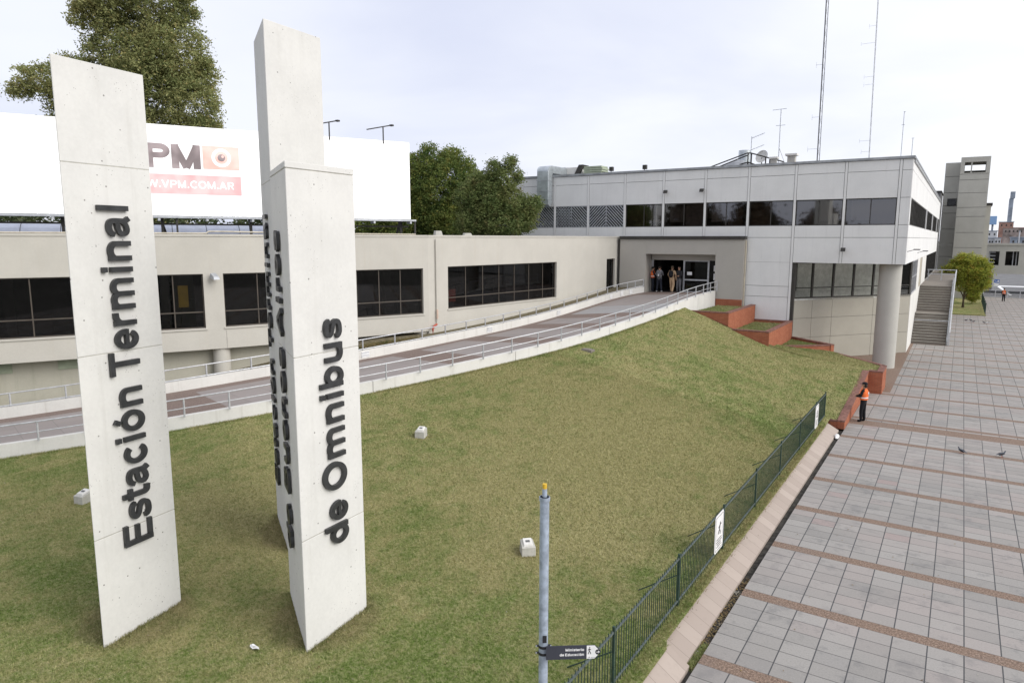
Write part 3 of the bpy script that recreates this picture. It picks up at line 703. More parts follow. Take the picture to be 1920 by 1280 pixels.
mull = {(0, 1): [9.25, 10.7, 12.15, 13.6, 15.05, 16.5], (1, 0): [1.56, 2.75, 3.95], (1, 1): [7.3, 8.75], (2, 0): [1.95, 3.2], (2, 1): [7.05, 8.2], (2, 2): [11.3]}
wb = MB()
for i in range(3):
    d, L = unit(V[i], V[i+1]); z0 = 1.5 if i == 0 else ZF
    wall(wb, V[i], d, L, z0, ZR-.10, segs[i], .35)
    wb.obox(V[i], d, 0, L, -.35, .03, ZR-.098, ZR, 0)
    # thin shadow joints: raised render panels below the sills
    for (p, q, zb, zt) in segs[i]:
        if zb < 4.15 or i: wb.obox(V[i], d, p+.02, q-.02, 0.001, .022, (ZF if i else 3.0)+.0, 3.93, 0)
        wb.obox(V[i], d, p-.06, q+.06, .001, .05, zb-.07, zb-.002, 0)
wb.build('wall', 'wing_paint', wing)
d1, L1 = unit(V[1], V[2])
MB().obox(V[0], unit(V[0], V[1])[0], 18.95, 19.0, .001, .012, 3.3, 7.9).build('wall_joint', 'wing_under', wing)
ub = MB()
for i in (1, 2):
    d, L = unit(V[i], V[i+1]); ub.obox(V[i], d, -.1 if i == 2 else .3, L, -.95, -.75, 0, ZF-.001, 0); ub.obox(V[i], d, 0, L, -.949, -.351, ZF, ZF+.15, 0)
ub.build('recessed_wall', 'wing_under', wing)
for i, t in ((1, .25), (2, .12), (2, 8.9)):
    d, L = unit(V[i], V[i+1]); n = (-d[1], d[0]); c = (V[i][0]+d[0]*t-n[0]*.45, V[i][1]+d[1]*t-n[1]*.45)
    MB().cyl(c, .37, 1.0, ZF+.01, 28).build('column', 'wing_paint', wing, smooth=True)
d, L = unit(V[2], V[3])
for t in (5.65, 7.95):
    g = MB()
    g.obox(V[2], d, t, t+.75, -.749, -.70, 2.62, 3.02, 0)
    for k in range(5): g.obox(V[2], d, t+.02, t+.73, -.699, -.68, 2.65+k*.075, 2.69+k*.075, 0)
    g.build('vent_louvre', 'pale_green', wing)
for i in range(3):
    d, L = unit(V[i], V[i+1])
    for j, (p, q, zb, zt) in enumerate(segs[i]):
        f = MB(); fw = .05
        f.obox(V[i], d, p, q, -.20, -.13, zb, zb+fw).obox(V[i], d, p, q, -.20, -.13, zt-fw, zt)
        f.obox(V[i], d, p, p+fw, -.20, -.13, zb+fw, zt-fw).obox(V[i], d, q-fw, q, -.20, -.13, zb+fw, zt-fw)
        for t in mull.get((i, j), []): f.obox(V[i], d, t-.022, t+.022, -.195, -.14, zb+fw, zt-fw)
        if (i, j) != (0, 0): f.obox(V[i], d, p+fw, q-fw, -.193, -.125, 4.76, 4.81)
        nm = 'door' if (i, j) == (0, 0) else 'window'
        fo = f.build(nm+'_frame' if nm == 'door' else 'window', 'bronze_frame', wing)
        sub(MB().obox(V[i], d, p+.01, q-.01, -.172, -.165, zb+.01, zt-.01), 'pane', 'glass_dark', fo, wing)
ib = MB()
for i in range(3):
    d, L = unit(V[i], V[i+1])
    ib.obox(V[i], d, 1.9 if i == 0 else -.2, L+.2, -5.2, -5.0, 3.9, 7.2).obox(V[i], d, 0, L, -5.0, -.36, 3.8, 3.95).obox(V[i], d, 0, L, -5.0, -.36, 7.0, 7.1)
    for t in np.arange(1.2, L, 3.3): ib.obox(V[i], d, t, t+.35, -2.4, -2.05, 3.95, 7.0)
    for t in np.arange(.9, L, 1.9):
        h = .5+((t*7.3) % 1)*1.3; ib.obox(V[i], d, t, t+.9+((t*3.7) % 1)*.6, -1.6-((t*5.1) % 1)*2, -1.2-((t*5.1) % 1)*2, 3.95, 3.95+h)
ib.build('interior', 'dark_room', wing)
m, t, p = new_mat('lamp_glow', .5); p.inputs['Emission Color'].default_value = (1, .95, .85, 1); p.inputs['Emission Strength'].default_value = 6.0
for i, t0 in ((0, 15.9), (0, 12.4), (0, 10.2), (1, 2.2), (1, 8.4), (2, 3.1), (2, 7.0)):
    d, L = unit(V[i], V[i+1]); MB().obox(V[i], d, t0, t0+.16, -1.7, -1.45, 6.42, 6.50).build('ceiling_lamp', 'lamp_glow', wing)
MB().obox(V[2], d, 1.35, 1.75, -.45, -.42, 5.0, 5.95).build('yellow_poster', 'yellow_paint', wing); MB().obox(V[0], unit(V[0], V[1])[0], 16.9, 17.6, -.6, -.55, 4.5, 5.2).build('red_panel', 'red_paint', wing)
g = MB().obox(V[1], d1, 2.9, 4.0, -.55, -.5, 4.85, 5.7, 0); g.build('interior_panel', 'matt_grey', wing)
MB().prism([(-21.7, 47.85), (-27.8, 47.85), (-29, 33), (-36, 30), (-47, 16), (-38, 5), (-33.75, 7.5), (-27.75, 19.0), (-23.85, 28.5)][::-1], 7.7, ZR-.14).build('roof', 'roof_felt', wing)
# downpipe with red foot, wall lamp
p0 = (-23.50, 28.95)
dp_ = thing('downpipe', (-23.45, 29.0, 2.6), 'thin cream rainwater pipe with red lower end on beige wing', 'pipe')
MB().tube([(-23.46, 29.0, 3.55), (-23.46, 29.0, 8.0)], .028, 8).build('upper_pipe', 'wing_paint', dp_)
MB().tube([(-23.42, 29.0, 3.75), (-23.42, 29.0, 4.25)], .05, 8).build('joint_sleeve', 'pink_bench', dp_)
MB().tube([(-23.44, 28.95, 3.45), (-23.36, 28.6, 3.38), (-23.30, 28.45, 3.25), (-23.3, 28.45, 2.8)], .06, 8).build('red_pipe', 'red_paint', dp_)
lp = thing('wall_lamp', (-27.55, 18.55, 6.35), 'small grey floodlight on the pier between two dark windows', 'lamp')
MB().box(-27.60, -27.50, 18.50, 18.6, 6.36, 6.44).build('bracket', 'galvanised', lp)
MB().solid([(-27.55, 18.40, 6.30), (-27.25, 18.40, 6.22), (-27.25, 18.70, 6.22), (-27.55, 18.70, 6.30), (-27.5, 18.42, 6.5), (-27.28, 18.42, 6.34), (-27.28, 18.68, 6.34), (-27.5, 18.68, 6.5)],
    [(0,3,2,1),(4,5,6,7),(0,1,5,4),(1,2,6,5),(2,3,7,6),(3,0,4,7)]).build('lamp_head', 'galvanised', lp)

# ================================================================== MAIN TERMINAL BUILDING
tb = thing('terminal_building', (-12, 48, 0), 'large pale grey panelled terminal building with dark ribbon windows', 'building')
XJ = [-30.97, -29.88, -26.94, -24.06, -21.08, -18.13, -15.14, -12.23, -9.31, -6.40, -3.45, -2.83]
Z = dict(bot=6.5, j=8.1, wb=8.86, wt=10.46, jt=12.06, top=12.70, roof=12.86)
g = 0.012; pn = MB()
for a, b in zip(XJ[:-1], XJ[1:]):
    first = a in (XJ[0],); last = b == -2.83
    s0 = .08 if not first else 0; s1 = .08 if not last else 0
    x0, x1 = a+s0+g, b-s1-g
    rowz = [(Z['bot'], Z['j']), (Z['j'], Z['wb']), (Z['wt'], Z['jt']), (Z['jt'], Z['top'])]
    if last or first: rowz = [(Z['bot'], Z['j']), (Z['j'], Z['wb']), (Z['wb'], Z['wt']), (Z['wt'], Z['jt']), (Z['jt'], Z['top'])]
    for z0, z1 in rowz:
        if z0 == Z['bot'] and -21.2 < a < -12.3: continue
        pn.box(x0, x1, 48.0, 48.08, z0+g*(z0 != Z['bot']), z1-g)
    if -12.3 < a < -9.4:
        for z0, z1 in ((1.5, 4.22), (4.22, 4.93), (4.93, 6.5)): pn.box(x0, x1, 48.0, 48.08, z0+g, z1-g)
for x in XJ[1:-1]: pn.box(x-.08+g, x+.08-g, 47.985, 48.07, (8.2 if -21.3 < x < -12.5 else Z['bot']) if not -12.4 < x < -9.2 else 1.5, Z['top']-g)
# side elevation towards the plaza (x = -2.83)
yj = [48.0, 53.2, 61.3, 69.5, 83.2, 97.2, 105.0]
for a, b in zip(yj[:-1], yj[1:]):
    for z0, z1 in ((Z['bot'], Z['j']), (Z['j'], Z['wb']), (Z['wt'], Z['jt']), (Z['jt'], Z['top'])): pn.box(-2.91, -2.83, a+g+(.08 if a == 48.0 else 0), b-g, z0+g*(z0 != Z['bot']), z1-g)
pn.box(-2.91, -2.83, 48.09, 48.75, Z['wb'], Z['wt'])
pn.build('wall_panel_skin', 'panel_grey', tb)
MB().box(-31.05, -2.75, 47.92, 48.45, 12.71, 12.86).box(-3.2, -2.75, 48.451, 105.05, 12.71, 12.86).box(-31.05, -2.75, 48.451, 105, 12.55, 12.75).build('roof_edge', 'flashing', tb)
cb = MB()
cb.box(-30.9, -2.95, 48.75, 104.9, 10.5, 12.54).box(-30.9, -19.41, 48.09, 104.9, 6.52, 8.80).box(-13.89, -2.95, 48.09, 104.9, 6.52, 8.80).box(-19.41, -13.89, 48.96, 104.9, 6.52, 8.80).box(-19.40, -13.90, 48.09, 48.955, 8.2, 8.80)      # slabs above and below the ribbon windows
cb.box(-30.9, -2.95, 48.09, 48.75, 10.5, 12.54); cb.box(-30.9, -4.4, 50.2, 104.9, 8.8, 10.5)
cb.box(-30.9, -19.4, 48.3, 104, 0, 6.5).box(-13.9, -9.4, 48.09, 104, 0, 6.5).box(-19.4, -13.9, 48.9, 104, 0, 4.14).box(-19.4, -13.9, 58, 104, 4.14, 6.5)
cb.build('core', 'dark_room', tb)
# ribbon windows: two panes a bay, frame recessed
pane_tones = {-18.13: (0, 1), -15.14: (1, 1), -12.23: (0, 0), -9.31: (0, 1), -6.40: (1, 0), -21.08: (0, 1)}
for k, (a, b) in enumerate(zip(XJ[1:-2], XJ[2:-1])):
    f = MB(); x0, x1 = a+.08, b-.08; xm = (x0+x1)/2
    f.box(x0, x1, 48.10, 48.17, Z['wb']-.02, Z['wb']+.05).box(x0, x1, 48.10, 48.17, Z['wt']-.05, Z['wt']+.02)
    for xx in (x0, xm-.025, x1-.05): f.box(xx, xx+.05, 48.10, 48.17, Z['wb']+.05, Z['wt']-.05)
    fo = f.build('window', 'dark_frame', tb)
    for c0, c1 in ((x0+.05, xm-.025), (xm+.025, x1-.05)): sub(MB().box(c0, c1, 48.13, 48.138, Z['wb']+.05, Z['wt']-.05), 'pane', 'glass_bronze', fo, tb)
    for j, (c0, c1) in enumerate(((x0, xm), (xm, x1))):
        h = (k*2+j)*.37 % 1; mt = 'reflection_brown' if (k+j) % 3 == 0 else 'matt_grey'
        sub(MB().box(c0+.03+(.25 if h > .7 else 0), c1-.03-(.3 if h < .2 else 0), 48.45, 48.47, 8.82+(.35 if h > .5 else 0), 10.48), 'blind', mt, fo, tb)  # added panels: their tones imitate reflections in the ribbon windows
# security grilles on the three bays at the far left
def grille(x0, x1, mode):
    f = MB(); z0, z1 = 8.86, 10.46; y0, y1 = 48.02, 48.05; w = .030
    f.box(x0, x1, y0, y1, z0, z0+.05).box(x0, x1, y0, y1, z1-.05, z1).box(x0, x0+.04, y0, y1, z0+.05, z1-.05).box(x1-.04, x1, y0, y1, z0+.05, z1-.05)
    xm = (x0+x1)/2; f.box(xm-.03, xm+.03, y0, y1, z0+.05, z1-.05)
    def diag(xa, xb, s):
        L = xb-xa; H = z1-z0-.1; zz0 = z0+.05
        n = int((L+H)/.235)
        for k in range(1, n):
            c = k*.235; u0 = max(0, c-H); u1 = min(L, c)
            if u1-u0 < .05: continue
            p = (u0, c-u0); q = (u1, c-u1)
            P = lambda e: (xa+e[0] if s > 0 else xb-e[0], zz0+e[1])
            a, b = P(p), P(q); dx, dz = b[0]-a[0], b[1]-a[1]; l = math.hypot(dx, dz); nx, nz = -dz/l*w, dx/l*w
            f.solid([(a[0]-nx, y0, a[1]-nz), (b[0]-nx, y0, b[1]-nz), (b[0]+nx, y0, b[1]+nz), (a[0]+nx, y0, a[1]+nz), (a[0]-nx, y1, a[1]-nz), (b[0]-nx, y1, b[1]-nz), (b[0]+nx, y1, b[1]+nz), (a[0]+nx, y1, a[1]+nz)],
                [(0,3,2,1),(4,5,6,7),(0,1,5,4),(1,2,6,5),(2,3,7,6),(3,0,4,7)])
    if mode == 'chevron': diag(x0+.04, xm-.03, -1); diag(xm+.03, x1-.04, 1)
    else:
        diag(x0+.04, xm-.03, 1); diag(x0+.04, xm-.03, -1) if mode == 'lattice' else None; diag(xm+.03, x1-.04, 1)
        for k in range(1, 22): xx = x0+(x1-x0)*k/22; f.box(xx-.008, xx+.008, y0, y1, z0+.05, z0+.6)
    f.build('window_grille', 'galvanised', tb)
grille(-29.80, -27.02, 'single'); grille(-26.86, -24.14, 'lattice'); grille(-23.98, -21.16, 'chevron')
# side ribbon windows with close mullions
f = MB(); f.box(-2.93, -2.86, 48.8, 104.95, 8.84, 8.91).box(-2.93, -2.86, 48.8, 104.95, 10.41, 10.48)
yy = 48.8
while yy < 105: f.box(-2.93, -2.86, yy, yy+.09, 8.91, 10.41); yy += 1.45
fo = f.build('window', 'dark_frame', tb); sub(MB().box(-2.90, -2.895, 48.85, 104.9, 8.9, 10.42), 'pane', 'glass_bronze', fo, tb)
for yy in (69.5, 83.2, 97.2): MB().box(-2.86, -2.78, yy-.18, yy+.18, 8.80, 10.5).build('window_pier', 'panel_grey', tb)
# ground floor hall at the corner: tan dwarf wall, glazing, light room behind
T0, T1 = (-9.3, 48.12), (-2.84, 56.5); td, tL = unit(T0, T1)     # left normal of td points away from the plaza corner
tw = MB()
tj = [0.02, 1.9, 3.6, 7.2, tL]
for a, b in zip(tj[:-1], tj[1:]):
    for z0, z1 in ((0, 1.5), (1.5, 2.8), (2.8, 4.12)): tw.obox(T0, td, a+.012, b-.012, 0, .12, z0+.01, z1-.01)
tw.build('tan_panel_wall', 'tan_panel', tb); MB().obox(T0, td, 0, tL, .13, .25, 0, 4.11).build('tan_backing_wall', 'dark_room', tb)
f = MB(); f.obox(T0, td, 0, tL, .05, .13, 4.13, 4.20).obox(T0, td, 0, tL, .05, .13, 4.78, 4.84).obox(T0, td, 0, tL, .05, .13, 6.42, 6.51)
for t in (.0, 1.8, 3.55, 5.3, 7.05, 8.8, tL-.12): f.obox(T0, td, t, t+.13, .02, .14, 4.2, 6.42)
fo = f.build('hall_window', 'dark_frame', tb); sub(MB().obox(T0, td, .1, tL-.1, .085, .092, 4.2, 6.42), 'pane', 'glass_clear', fo, tb)
MB().box(-9.29, -9.05, 48.09, 48.6, 1.0, 6.5).build('shade_gap_strip', 'dark_frame', tb)  # dark box put in for the shadow gap at the panel edge
MB().prism([T0, T1, (-2.95, 66), (-9.3, 66)], 4.0, 4.10).obox(T0, td, 1.9, tL-.2, 1.6, 1.7, 4.1, 6.5).obox(T0, td, 0.2, tL-.1, .9, 1.05, 4.1, 4.55).box(-9.38, -9.30, 50.5, 66, 4.1, 6.5).build('hall_interior', 'room_light', tb)  # pale back wall brought close to the glass to catch more light
m, t, p = new_mat('hall_fill_glow', .5); p.inputs['Emission Color'].default_value = (1, .97, .9, 1); p.inputs['Emission Strength'].default_value = 4.0  # glowing strips added to brighten the hall behind the glazing
for k in range(5): MB().obox(T0, td, 1.3+k*1.8, 2.5+k*1.8, .55, .70, 6.44, 6.49).build('hall_fill_strip', 'hall_fill_glow', tb)
f = MB().box(-2.90, -2.85, 57.0, 62.5, 4.12, 4.18).box(-2.90, -2.85, 57.0, 62.5, 6.44, 6.5).box(-2.90, -2.85, 57.0, 62.5, 5.3, 5.34)
for y in (57.0, 58.3, 59.7, 61.0, 62.4): f.box(-2.90, -2.85, y, y+.07, 4.18, 6.44)
fo = f.build('side_window', 'rail_paint', tb); sub(MB().box(-2.88, -2.875, 57.05, 62.4, 4.15, 6.45), 'pane', 'glass_dark', fo, tb)
MB().box(-3.0, -2.83, 62.52, 66, 4.1, 6.49).box(-3.0, -2.83, 69.5, 77, 4.1, 6.49).box(-3.0, -2.83, 56.52, 105, 0, 4.1).build('side_wall', 'white_wall', tb)
g2 = MB()
for k in range(5): g2.box(-2.95, -2.85, 66.05+k*.7, 66.5+k*.7, 4.1, 6.49)
g2.build('side_louvre', 'pipe_cream', tb)
f = MB().box(-2.92, -2.85, 77, 105, 4.1, 4.2)
for k in range(11): f.box(-2.92, -2.84, 77+k*2.78, 77.12+k*2.78, 4.2, 6.49)
fo = f.build('side_window', 'dark_frame', tb); sub(MB().box(-2.90, -2.89, 77.1, 104.9, 4.2, 6.48), 'pane', 'glass_dark', fo, tb)
MB().box(-9, -3.4, 66.3, 104, 4.1, 6.5).build('side_room', 'dark_room', tb)
MB().cyl((-3.66, 49.2), .64, 0, 6.5, 48).build('round_pillar', 'pillar_concrete', tb, smooth=True)
# entrance block
en = MB()
en.box(-21.18, -19.17, 47.6, 48.6, 2.0, 7.97).box(-14.13, -12.23, 47.6, 48.6, 2.0, 7.97).box(-19.165, -14.135, 47.6, 48.6, 6.94, 7.97)
en.box(-19.165, -14.135, 48.6, 48.95, 6.50, 7.97).box(-19.60, -19.11, 48.6, 48.95, 4.1, 7.97).box(-14.2, -13.9, 48.6, 48.95, 4.1, 6.5)
en.build('entrance_surround', 'portal_grey', tb)
MB().box(-21.22, -12.18, 47.5, 48.6, 7.975, 8.19).box(-21.34, -21.19, 47.62, 48.6, 2.0, 7.974).build('fascia_and_gap_strip', 'dark_frame', tb)  # dark fascia, plus an upright dark strip standing in for the shaded gap
f = MB().box(-16.74, -16.62, 48.70, 48.80, 4.2, 6.5).box(-14.98, -14.86, 48.70, 48.80, 4.2, 6.5).box(-16.62, -14.98, 48.71, 48.79, 5.06, 5.16).box(-16.62, -14.98, 48.71, 48.79, 6.42, 6.5).box(-16.62, -14.98, 48.71, 48.79, 4.2, 4.3).box(-19.1, -19.0, 48.7, 48.8, 4.2, 6.5)
fo = f.build('glass_door', 'rail_paint', tb); sub(MB().box(-16.62, -14.98, 48.745, 48.752, 4.3, 6.42).box(-14.86, -14.2, 48.745, 48.752, 4.2, 6.5), 'pane', 'glass_dark', fo, tb)
sub(MB().box(-16.45, -16.10, 48.72, 48.73, 5.45, 5.68).box(-14.55, -14.25, 48.72, 48.73, 5.75, 6.15).box(-14.55, -14.25, 48.72, 48.73, 5.15, 5.60), 'notice', 'sign_white', fo, tb)
MB().box(-19.39, -13.91, 48.96, 57.9, 4.141, 4.18).box(-19.39, -13.91, 48.96, 57.9, 6.49, 6.495).build('lobby_floor', 'dark_room', tb)
MB().box(-12.21, -12.13, 47.75, 47.83, 3.0, 7.9).build('entrance_downpipe', 'pipe_cream', tb)
MB().box(-12.9, -12.22, 47.55, 47.599, 3.0, 3.95).box(-14.0, -12.9, 47.55, 47.599, 3.0, 3.95).build('brick_plinth', 'brick', tb)

# facade floodlights and bracket lamps
def flood(x, y, z, lab):
    r = thing('wall_floodlight', (x, y, z), lab, 'lamp', 'small lamps on the terminal facade')
    MB().box(x-.03, x+.03, y, 48.0 if y < 48 else y+.1, z-.03, z+.03).build('arm', 'dark_frame', r)
    MB().solid([(x-.13, y-.16, z-.16), (x+.13, y-.16, z-.16), (x+.13, y+.0, z-.10), (x-.13, y+.0, z-.10), (x-.13, y-.12, z+.04), (x+.13, y-.12, z+.04), (x+.13, y+.04, z+.08), (x-.13, y+.04, z+.08)],
        [(0,3,2,1),(4,5,6,7),(0,1,5,4),(1,2,6,5),(2,3,7,6),(3,0,4,7)]).build('lamp_head', 'dark_frame', r)
flood(-17.91, 47.8, 11.32, 'left one of two small floodlights above the ribbon window')
flood(-15.33, 47.8, 11.33, 'right one of two small floodlights above the ribbon window')
flood(-6.25, 47.75, 7.4, 'small lamp on pale panel above the hall window')
for y, z, lab in ((48.9, 7.35, 'nearer bracket lamp sticking out of the bright side wall'), (60.5, 7.1, 'farther bracket lamp sticking out of the bright side wall')):
    r = thing('bracket_lamp', (-2.83, y, z), lab, 'lamp', 'bracket lamps on the side wall')
    MB().tube([(-2.83, y, z-.1), (-2.45, y, z+.02)], .02, 6).build('arm', 'dark_frame', r); MB().box(-2.5, -2.15, y-.07, y+.07, z, z+.07).build('lamp_head', 'matt_grey', r)

# ================================================================== STAIRS
st = thing('outdoor_staircase', (-1.6, 61.8, 0), 'long concrete staircase climbing beside the white side wall', 'staircase')
sm = MB(); y = 61.8; z = 0.0; X0, X1 = -2.82, -.52; rise = 4.1/21
run1 = (64.0-61.8)/13; noses = []
yA = [61.8+i*(64.3-61.8)/10 for i in range(11)]; yB = [66.4+i*(68.7-66.4)/9 for i in range(10)]
for i, a in enumerate(yA):
    e = yA[i+1] if i < 10 else 66.4; sm.box(X0, X1, a, 80, i*rise, (i+1)*rise); noses.append((a, (i+1)*rise))
for i, a in enumerate(yB): sm.box(X0, X1, a, 80, (11+i)*rise, (12+i)*rise); noses.append((a, (12+i)*rise))
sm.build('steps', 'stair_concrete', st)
nm = MB()
for a, zt in noses: nm.box(X0+.02, X1-.02, a-.03, a+.12, zt+.002, zt+.012)
nm.build('step_nosing', 'tower_concrete', st)
g3 = MB(); zl = 4.1
g3.solid([(-.50, 61.7, 0), (-.40, 61.7, 0), (-.40, 80, 0), (-.50, 80, 0), (-.50, 61.7, .35), (-.40, 61.7, .35), (-.40, 64.5, 2.5), (-.50, 64.5, 2.5), (-.50, 66.3, 2.5), (-.40, 66.3, 2.5), (-.40, 68.8, 4.35), (-.50, 68.8, 4.35), (-.40, 80, 4.35), (-.50, 80, 4.35)],
    [(0, 4, 7, 8, 11, 13, 3), (1, 2, 12, 10, 9, 6, 5), (0, 1, 5, 4), (4, 5, 6, 7), (7, 6, 9, 8), (8, 9, 10, 11), (11, 10, 12, 13), (13, 12, 2, 3)])
g3.build('stringer', 'flashing', st)
rp = [(-.33, 61.7, 1.0), (-.33, 64.4, 3.15), (-.33, 66.4, 3.2), (-.33, 68.8, 5.05), (-.33, 78.5, 5.1), (-2.7, 78.5, 5.1)]
MB().tube(rp, .045, 8).build('top_rail', 'rail_paint', st, smooth=True); MB().tube([(a, b, c-.42) for a, b, c in rp], .035, 8).build('mid_rail', 'rail_paint', st, smooth=True)
for p in [(-.33, 61.75, 0, .98), (-.33, 63, .9, 2.0), (-.33, 64.4, 2.3, 3.12), (-.33, 66.4, 2.3, 3.2), (-.33, 67.6, 3.2, 4.1), (-.33, 68.8, 4.1, 5.03), (-.33, 72, 4.1, 5.1), (-.33, 75.3, 4.1, 5.1), (-.33, 78.5, 4.1, 5.1), (-1.5, 78.5, 4.1, 5.1), (-2.6, 78.5, 4.1, 5.1)]:
    MB().box(p[0]-.04, p[0]+.04, p[1]-.04, p[1]+.04, p[2], p[3]).build('post', 'rail_paint', st)
MB().tube([(-2.75, 62.9, 1.75), (-.45, 62.9, 1.75)], .03, 6).build('cross_bar', 'rail_paint', st)
MB().box(-2.82, -.52, 78.6, 104, 3.95, 4.08).build('landing', 'stair_concrete', st)

# ================================================================== BRICK PLANTERS AND RETAINING WALLS
def coped(root, a, b, th, z0, z1, z0b=None, z1b=None, side=1):
    d, L = unit(a, b); n0, n1 = (0, th) if side > 0 else (-th, 0)
    z1b = z1 if z1b is None else z1b; z0b = z0 if z0b is None else z0b
    MB().obox(a, d, 0, L, n0, n1, z0, z1-.07, 0, z0b, z1b-.07).build('brick_wall', 'brick', root)
    MB().obox(a, d, -.004, L+.004, n0-.012, n1+.012, z1-.069, z1, 0, z1b-.069, z1b).build('coping', 'coping_brick', root)
def soilbed(root, poly, z):
    MB().prism(poly, z-.4, z).build('soil_bed', 'soil', root); P = np.array(poly); c = P.mean(0); n = 5200
    q = []
    while len(q) < n:
        i = rng.integers(0, len(poly)); a, b = P[i], P[(i+1) % len(P)]; r1, r2 = rng.random(2); r1 = math.sqrt(r1); q.append(c*(1-r1)+(a*(1-r2)+b*r2)*r1)
    q = np.array(q); w = rng.uniform(.01, .02, n); an = rng.uniform(0, 6.28, n); t = np.empty((n, 3, 3)); h = rng.uniform(.03, .09, n); le = rng.normal(0, .03, (n, 2))
    t[:, 0] = np.c_[q[:, 0]-np.cos(an)*w, q[:, 1]-np.sin(an)*w, np.full(n, z-.01)]; t[:, 1] = np.c_[q[:, 0]+np.cos(an)*w, q[:, 1]+np.sin(an)*w, np.full(n, z-.01)]; t[:, 2] = np.c_[q[:, 0]+le[:, 0], q[:, 1]+le[:, 1], z+h]
    o = fastmesh('grass', t.reshape(-1, 3), 3, 'grass_blade', root); o['kind'] = 'stuff'
p1 = thing('brick_planter', (-11.4, 41.54, 1.5), 'highest of three stepped red brick planters, beside the end of the ramp', 'planter', 'stepped brick planters')
coped(p1, (-13.75, 41.54), (-11.4, 41.54), .28, 1.5, 3.67); coped(p1, (-11.4, 41.83), (-11.4, 47.9), .28, 1.2, 3.67)
soilbed(p1, [(-13.8, 41.8), (-11.66, 41.8), (-11.66, 47.5), (-13.8, 47.5)], 3.5)
p2 = thing('brick_planter', (-9.0, 41.4, 1.0), 'middle one of three stepped red brick planters, below the pale panel wall', 'planter', 'stepped brick planters')
coped(p2, (-11.39, 41.4), (-9.0, 41.4), .28, .8, 2.72); coped(p2, (-9.0, 41.69), (-9.0, 48.0), .28, .6, 2.72); coped(p2, (-11.38, 47.7), (-9.29, 47.7), .26, 1.0, 2.70)
soilbed(p2, [(-11.38, 41.66), (-9.26, 41.66), (-9.26, 47.7), (-11.38, 47.7)], 2.5)
p3 = thing('brick_planter', (-6.13, 45.9, .5), 'lowest wedge shaped brick planter in front of the tan wall', 'planter', 'stepped brick planters')
coped(p3, (-8.98, 43.5), (-6.13, 45.9), .24, .2, 1.62); coped(p3, (-6.13, 45.9), (-8.95, 48.2), .24, .2, 1.66)
soilbed(p3, [(-8.98, 43.8), (-6.5, 45.9), (-8.98, 47.95)], 1.48)
rw = thing('brick_retaining_wall', (-3.63, 36, 0), 'long low brick retaining wall rising beside the plaza behind the guard', 'wall')
coped(rw, (-3.63, 31.74), (-3.63, 40.23), .28, 0, .38, 0, 1.2); coped(rw, (-4.36, 31.74), (-3.92, 31.74), .26, 0, .36)
coped(rw, (-3.63, 40.23), (-3.25, 40.23), .28, 0, 1.2); coped(rw, (-2.97, 40.23), (-2.97, 42.35), .28, 0, 1.2)
coped(rw, (-2.97, 42.36), (-6.13, 45.9), .22, 0, 1.2, 0, 1.2)

# ================================================================== FENCE ALONG THE LAWN
fx = -4.45
fn = thing('lawn_fence', (fx, 16.6, .3), 'long low dark green railing fence between lawn and paving', 'fence')
py_ = [3.62, 6.87, 10.12, 13.37, 16.62, 19.87, 23.12, 26.37, 29.62, 31.85]
for y in py_: MB().box(fx-.022, fx+.022, y-.022, y+.022, .25, 1.52).build('post', 'fence_green', fn)
for a, b in zip(py_[:-1], py_[1:]):
    m = MB(); m.box(fx-.016, fx+.016, a+.024, b-.024, 1.405, 1.437, 1).box(fx-.016, fx+.016, a+.024, b-.024, .465, .495, 1)
    n = int((b-a)/.105)
    for k in range(1, n): yy = a+(b-a)*k/n; m.box(fx-.006, fx+.006, yy-.006, yy+.006, .36, 1.50, 0)
    m.build('panel', ['fence_green', 'fence_faded'], fn)
for y in py_[1:-1]: z = gz1(fx-.95, y); MB().tube([(fx-.9, y, z-.02), (fx-.02, y, 1.05)], .013, 6).build('stay_bar', 'fence_green', fn)
def fence_sign(y0, y1, z0, z1, lab):
    r = thing('warning_sign', (fx+.03, (y0+y1)/2, z0), lab, 'sign', 'white notice boards on the lawn fence')
    x = fx+.03; c = .06; P = [(y0+c, z0), (y1-c, z0), (y1, z0+c), (y1, z1-c), (y1-c, z1), (y0+c, z1), (y0, z1-c), (y0, z0+c)]; n = len(P)
    MB().solid([(x, a, b) for a, b in P]+[(x+.012, a, b) for a, b in P], [tuple(reversed(range(n))), tuple(range(n, 2*n))]+[(i, (i+1) % n, n+(i+1) % n, n+i) for i in range(n)]).build('board', 'sign_white', r)
    X = x+.014; m = MB(); w = .012; a0, a1, b0, b1 = y0+.05, y1-.05, z0+.05, z1-.05
    m.box(x+.0125, X, a0, a1, b0, b0+w).box(x+.0125, X, a0, a1, b1-w, b1).box(x+.0125, X, a0, a0+w, b0, b1).box(x+.0125, X, a1-w, a1, b0, b1); m.build('border', 'sign_black', r)
    ym = (y0+y1)/2; zm = z0+(z1-z0)*.60; m = MB()
    m.ball((X, ym+.04, zm+.13), .004, .028, .03)
    for p, q in (((ym+.03, zm+.09), (ym-.01, zm-.02)), ((ym+.02, zm+.08), (ym+.11, zm+.10)), ((ym+.02, zm+.08), (ym-.08, zm+.03)), ((ym-.01, zm-.02), (ym+.07, zm-.09)), ((ym-.01, zm-.02), (ym-.10, zm-.12)), ((ym+.07, zm-.09), (ym+.05, zm-.16))):
        m.tube([(X-.002, *p), (X-.002, *q)], .013, 5)
    m.build('figure_pictogram', 'sign_black', r)
    m = MB()
    for k in range(4):
        wd = (.30, .34, .26, .30)[k]*(y1-y0); m.box(x+.0125, X, ym-wd, ym+wd, z0+.30-k*.06, z0+.322-k*.06)
    m.build('text_line', 'sign_black', r)
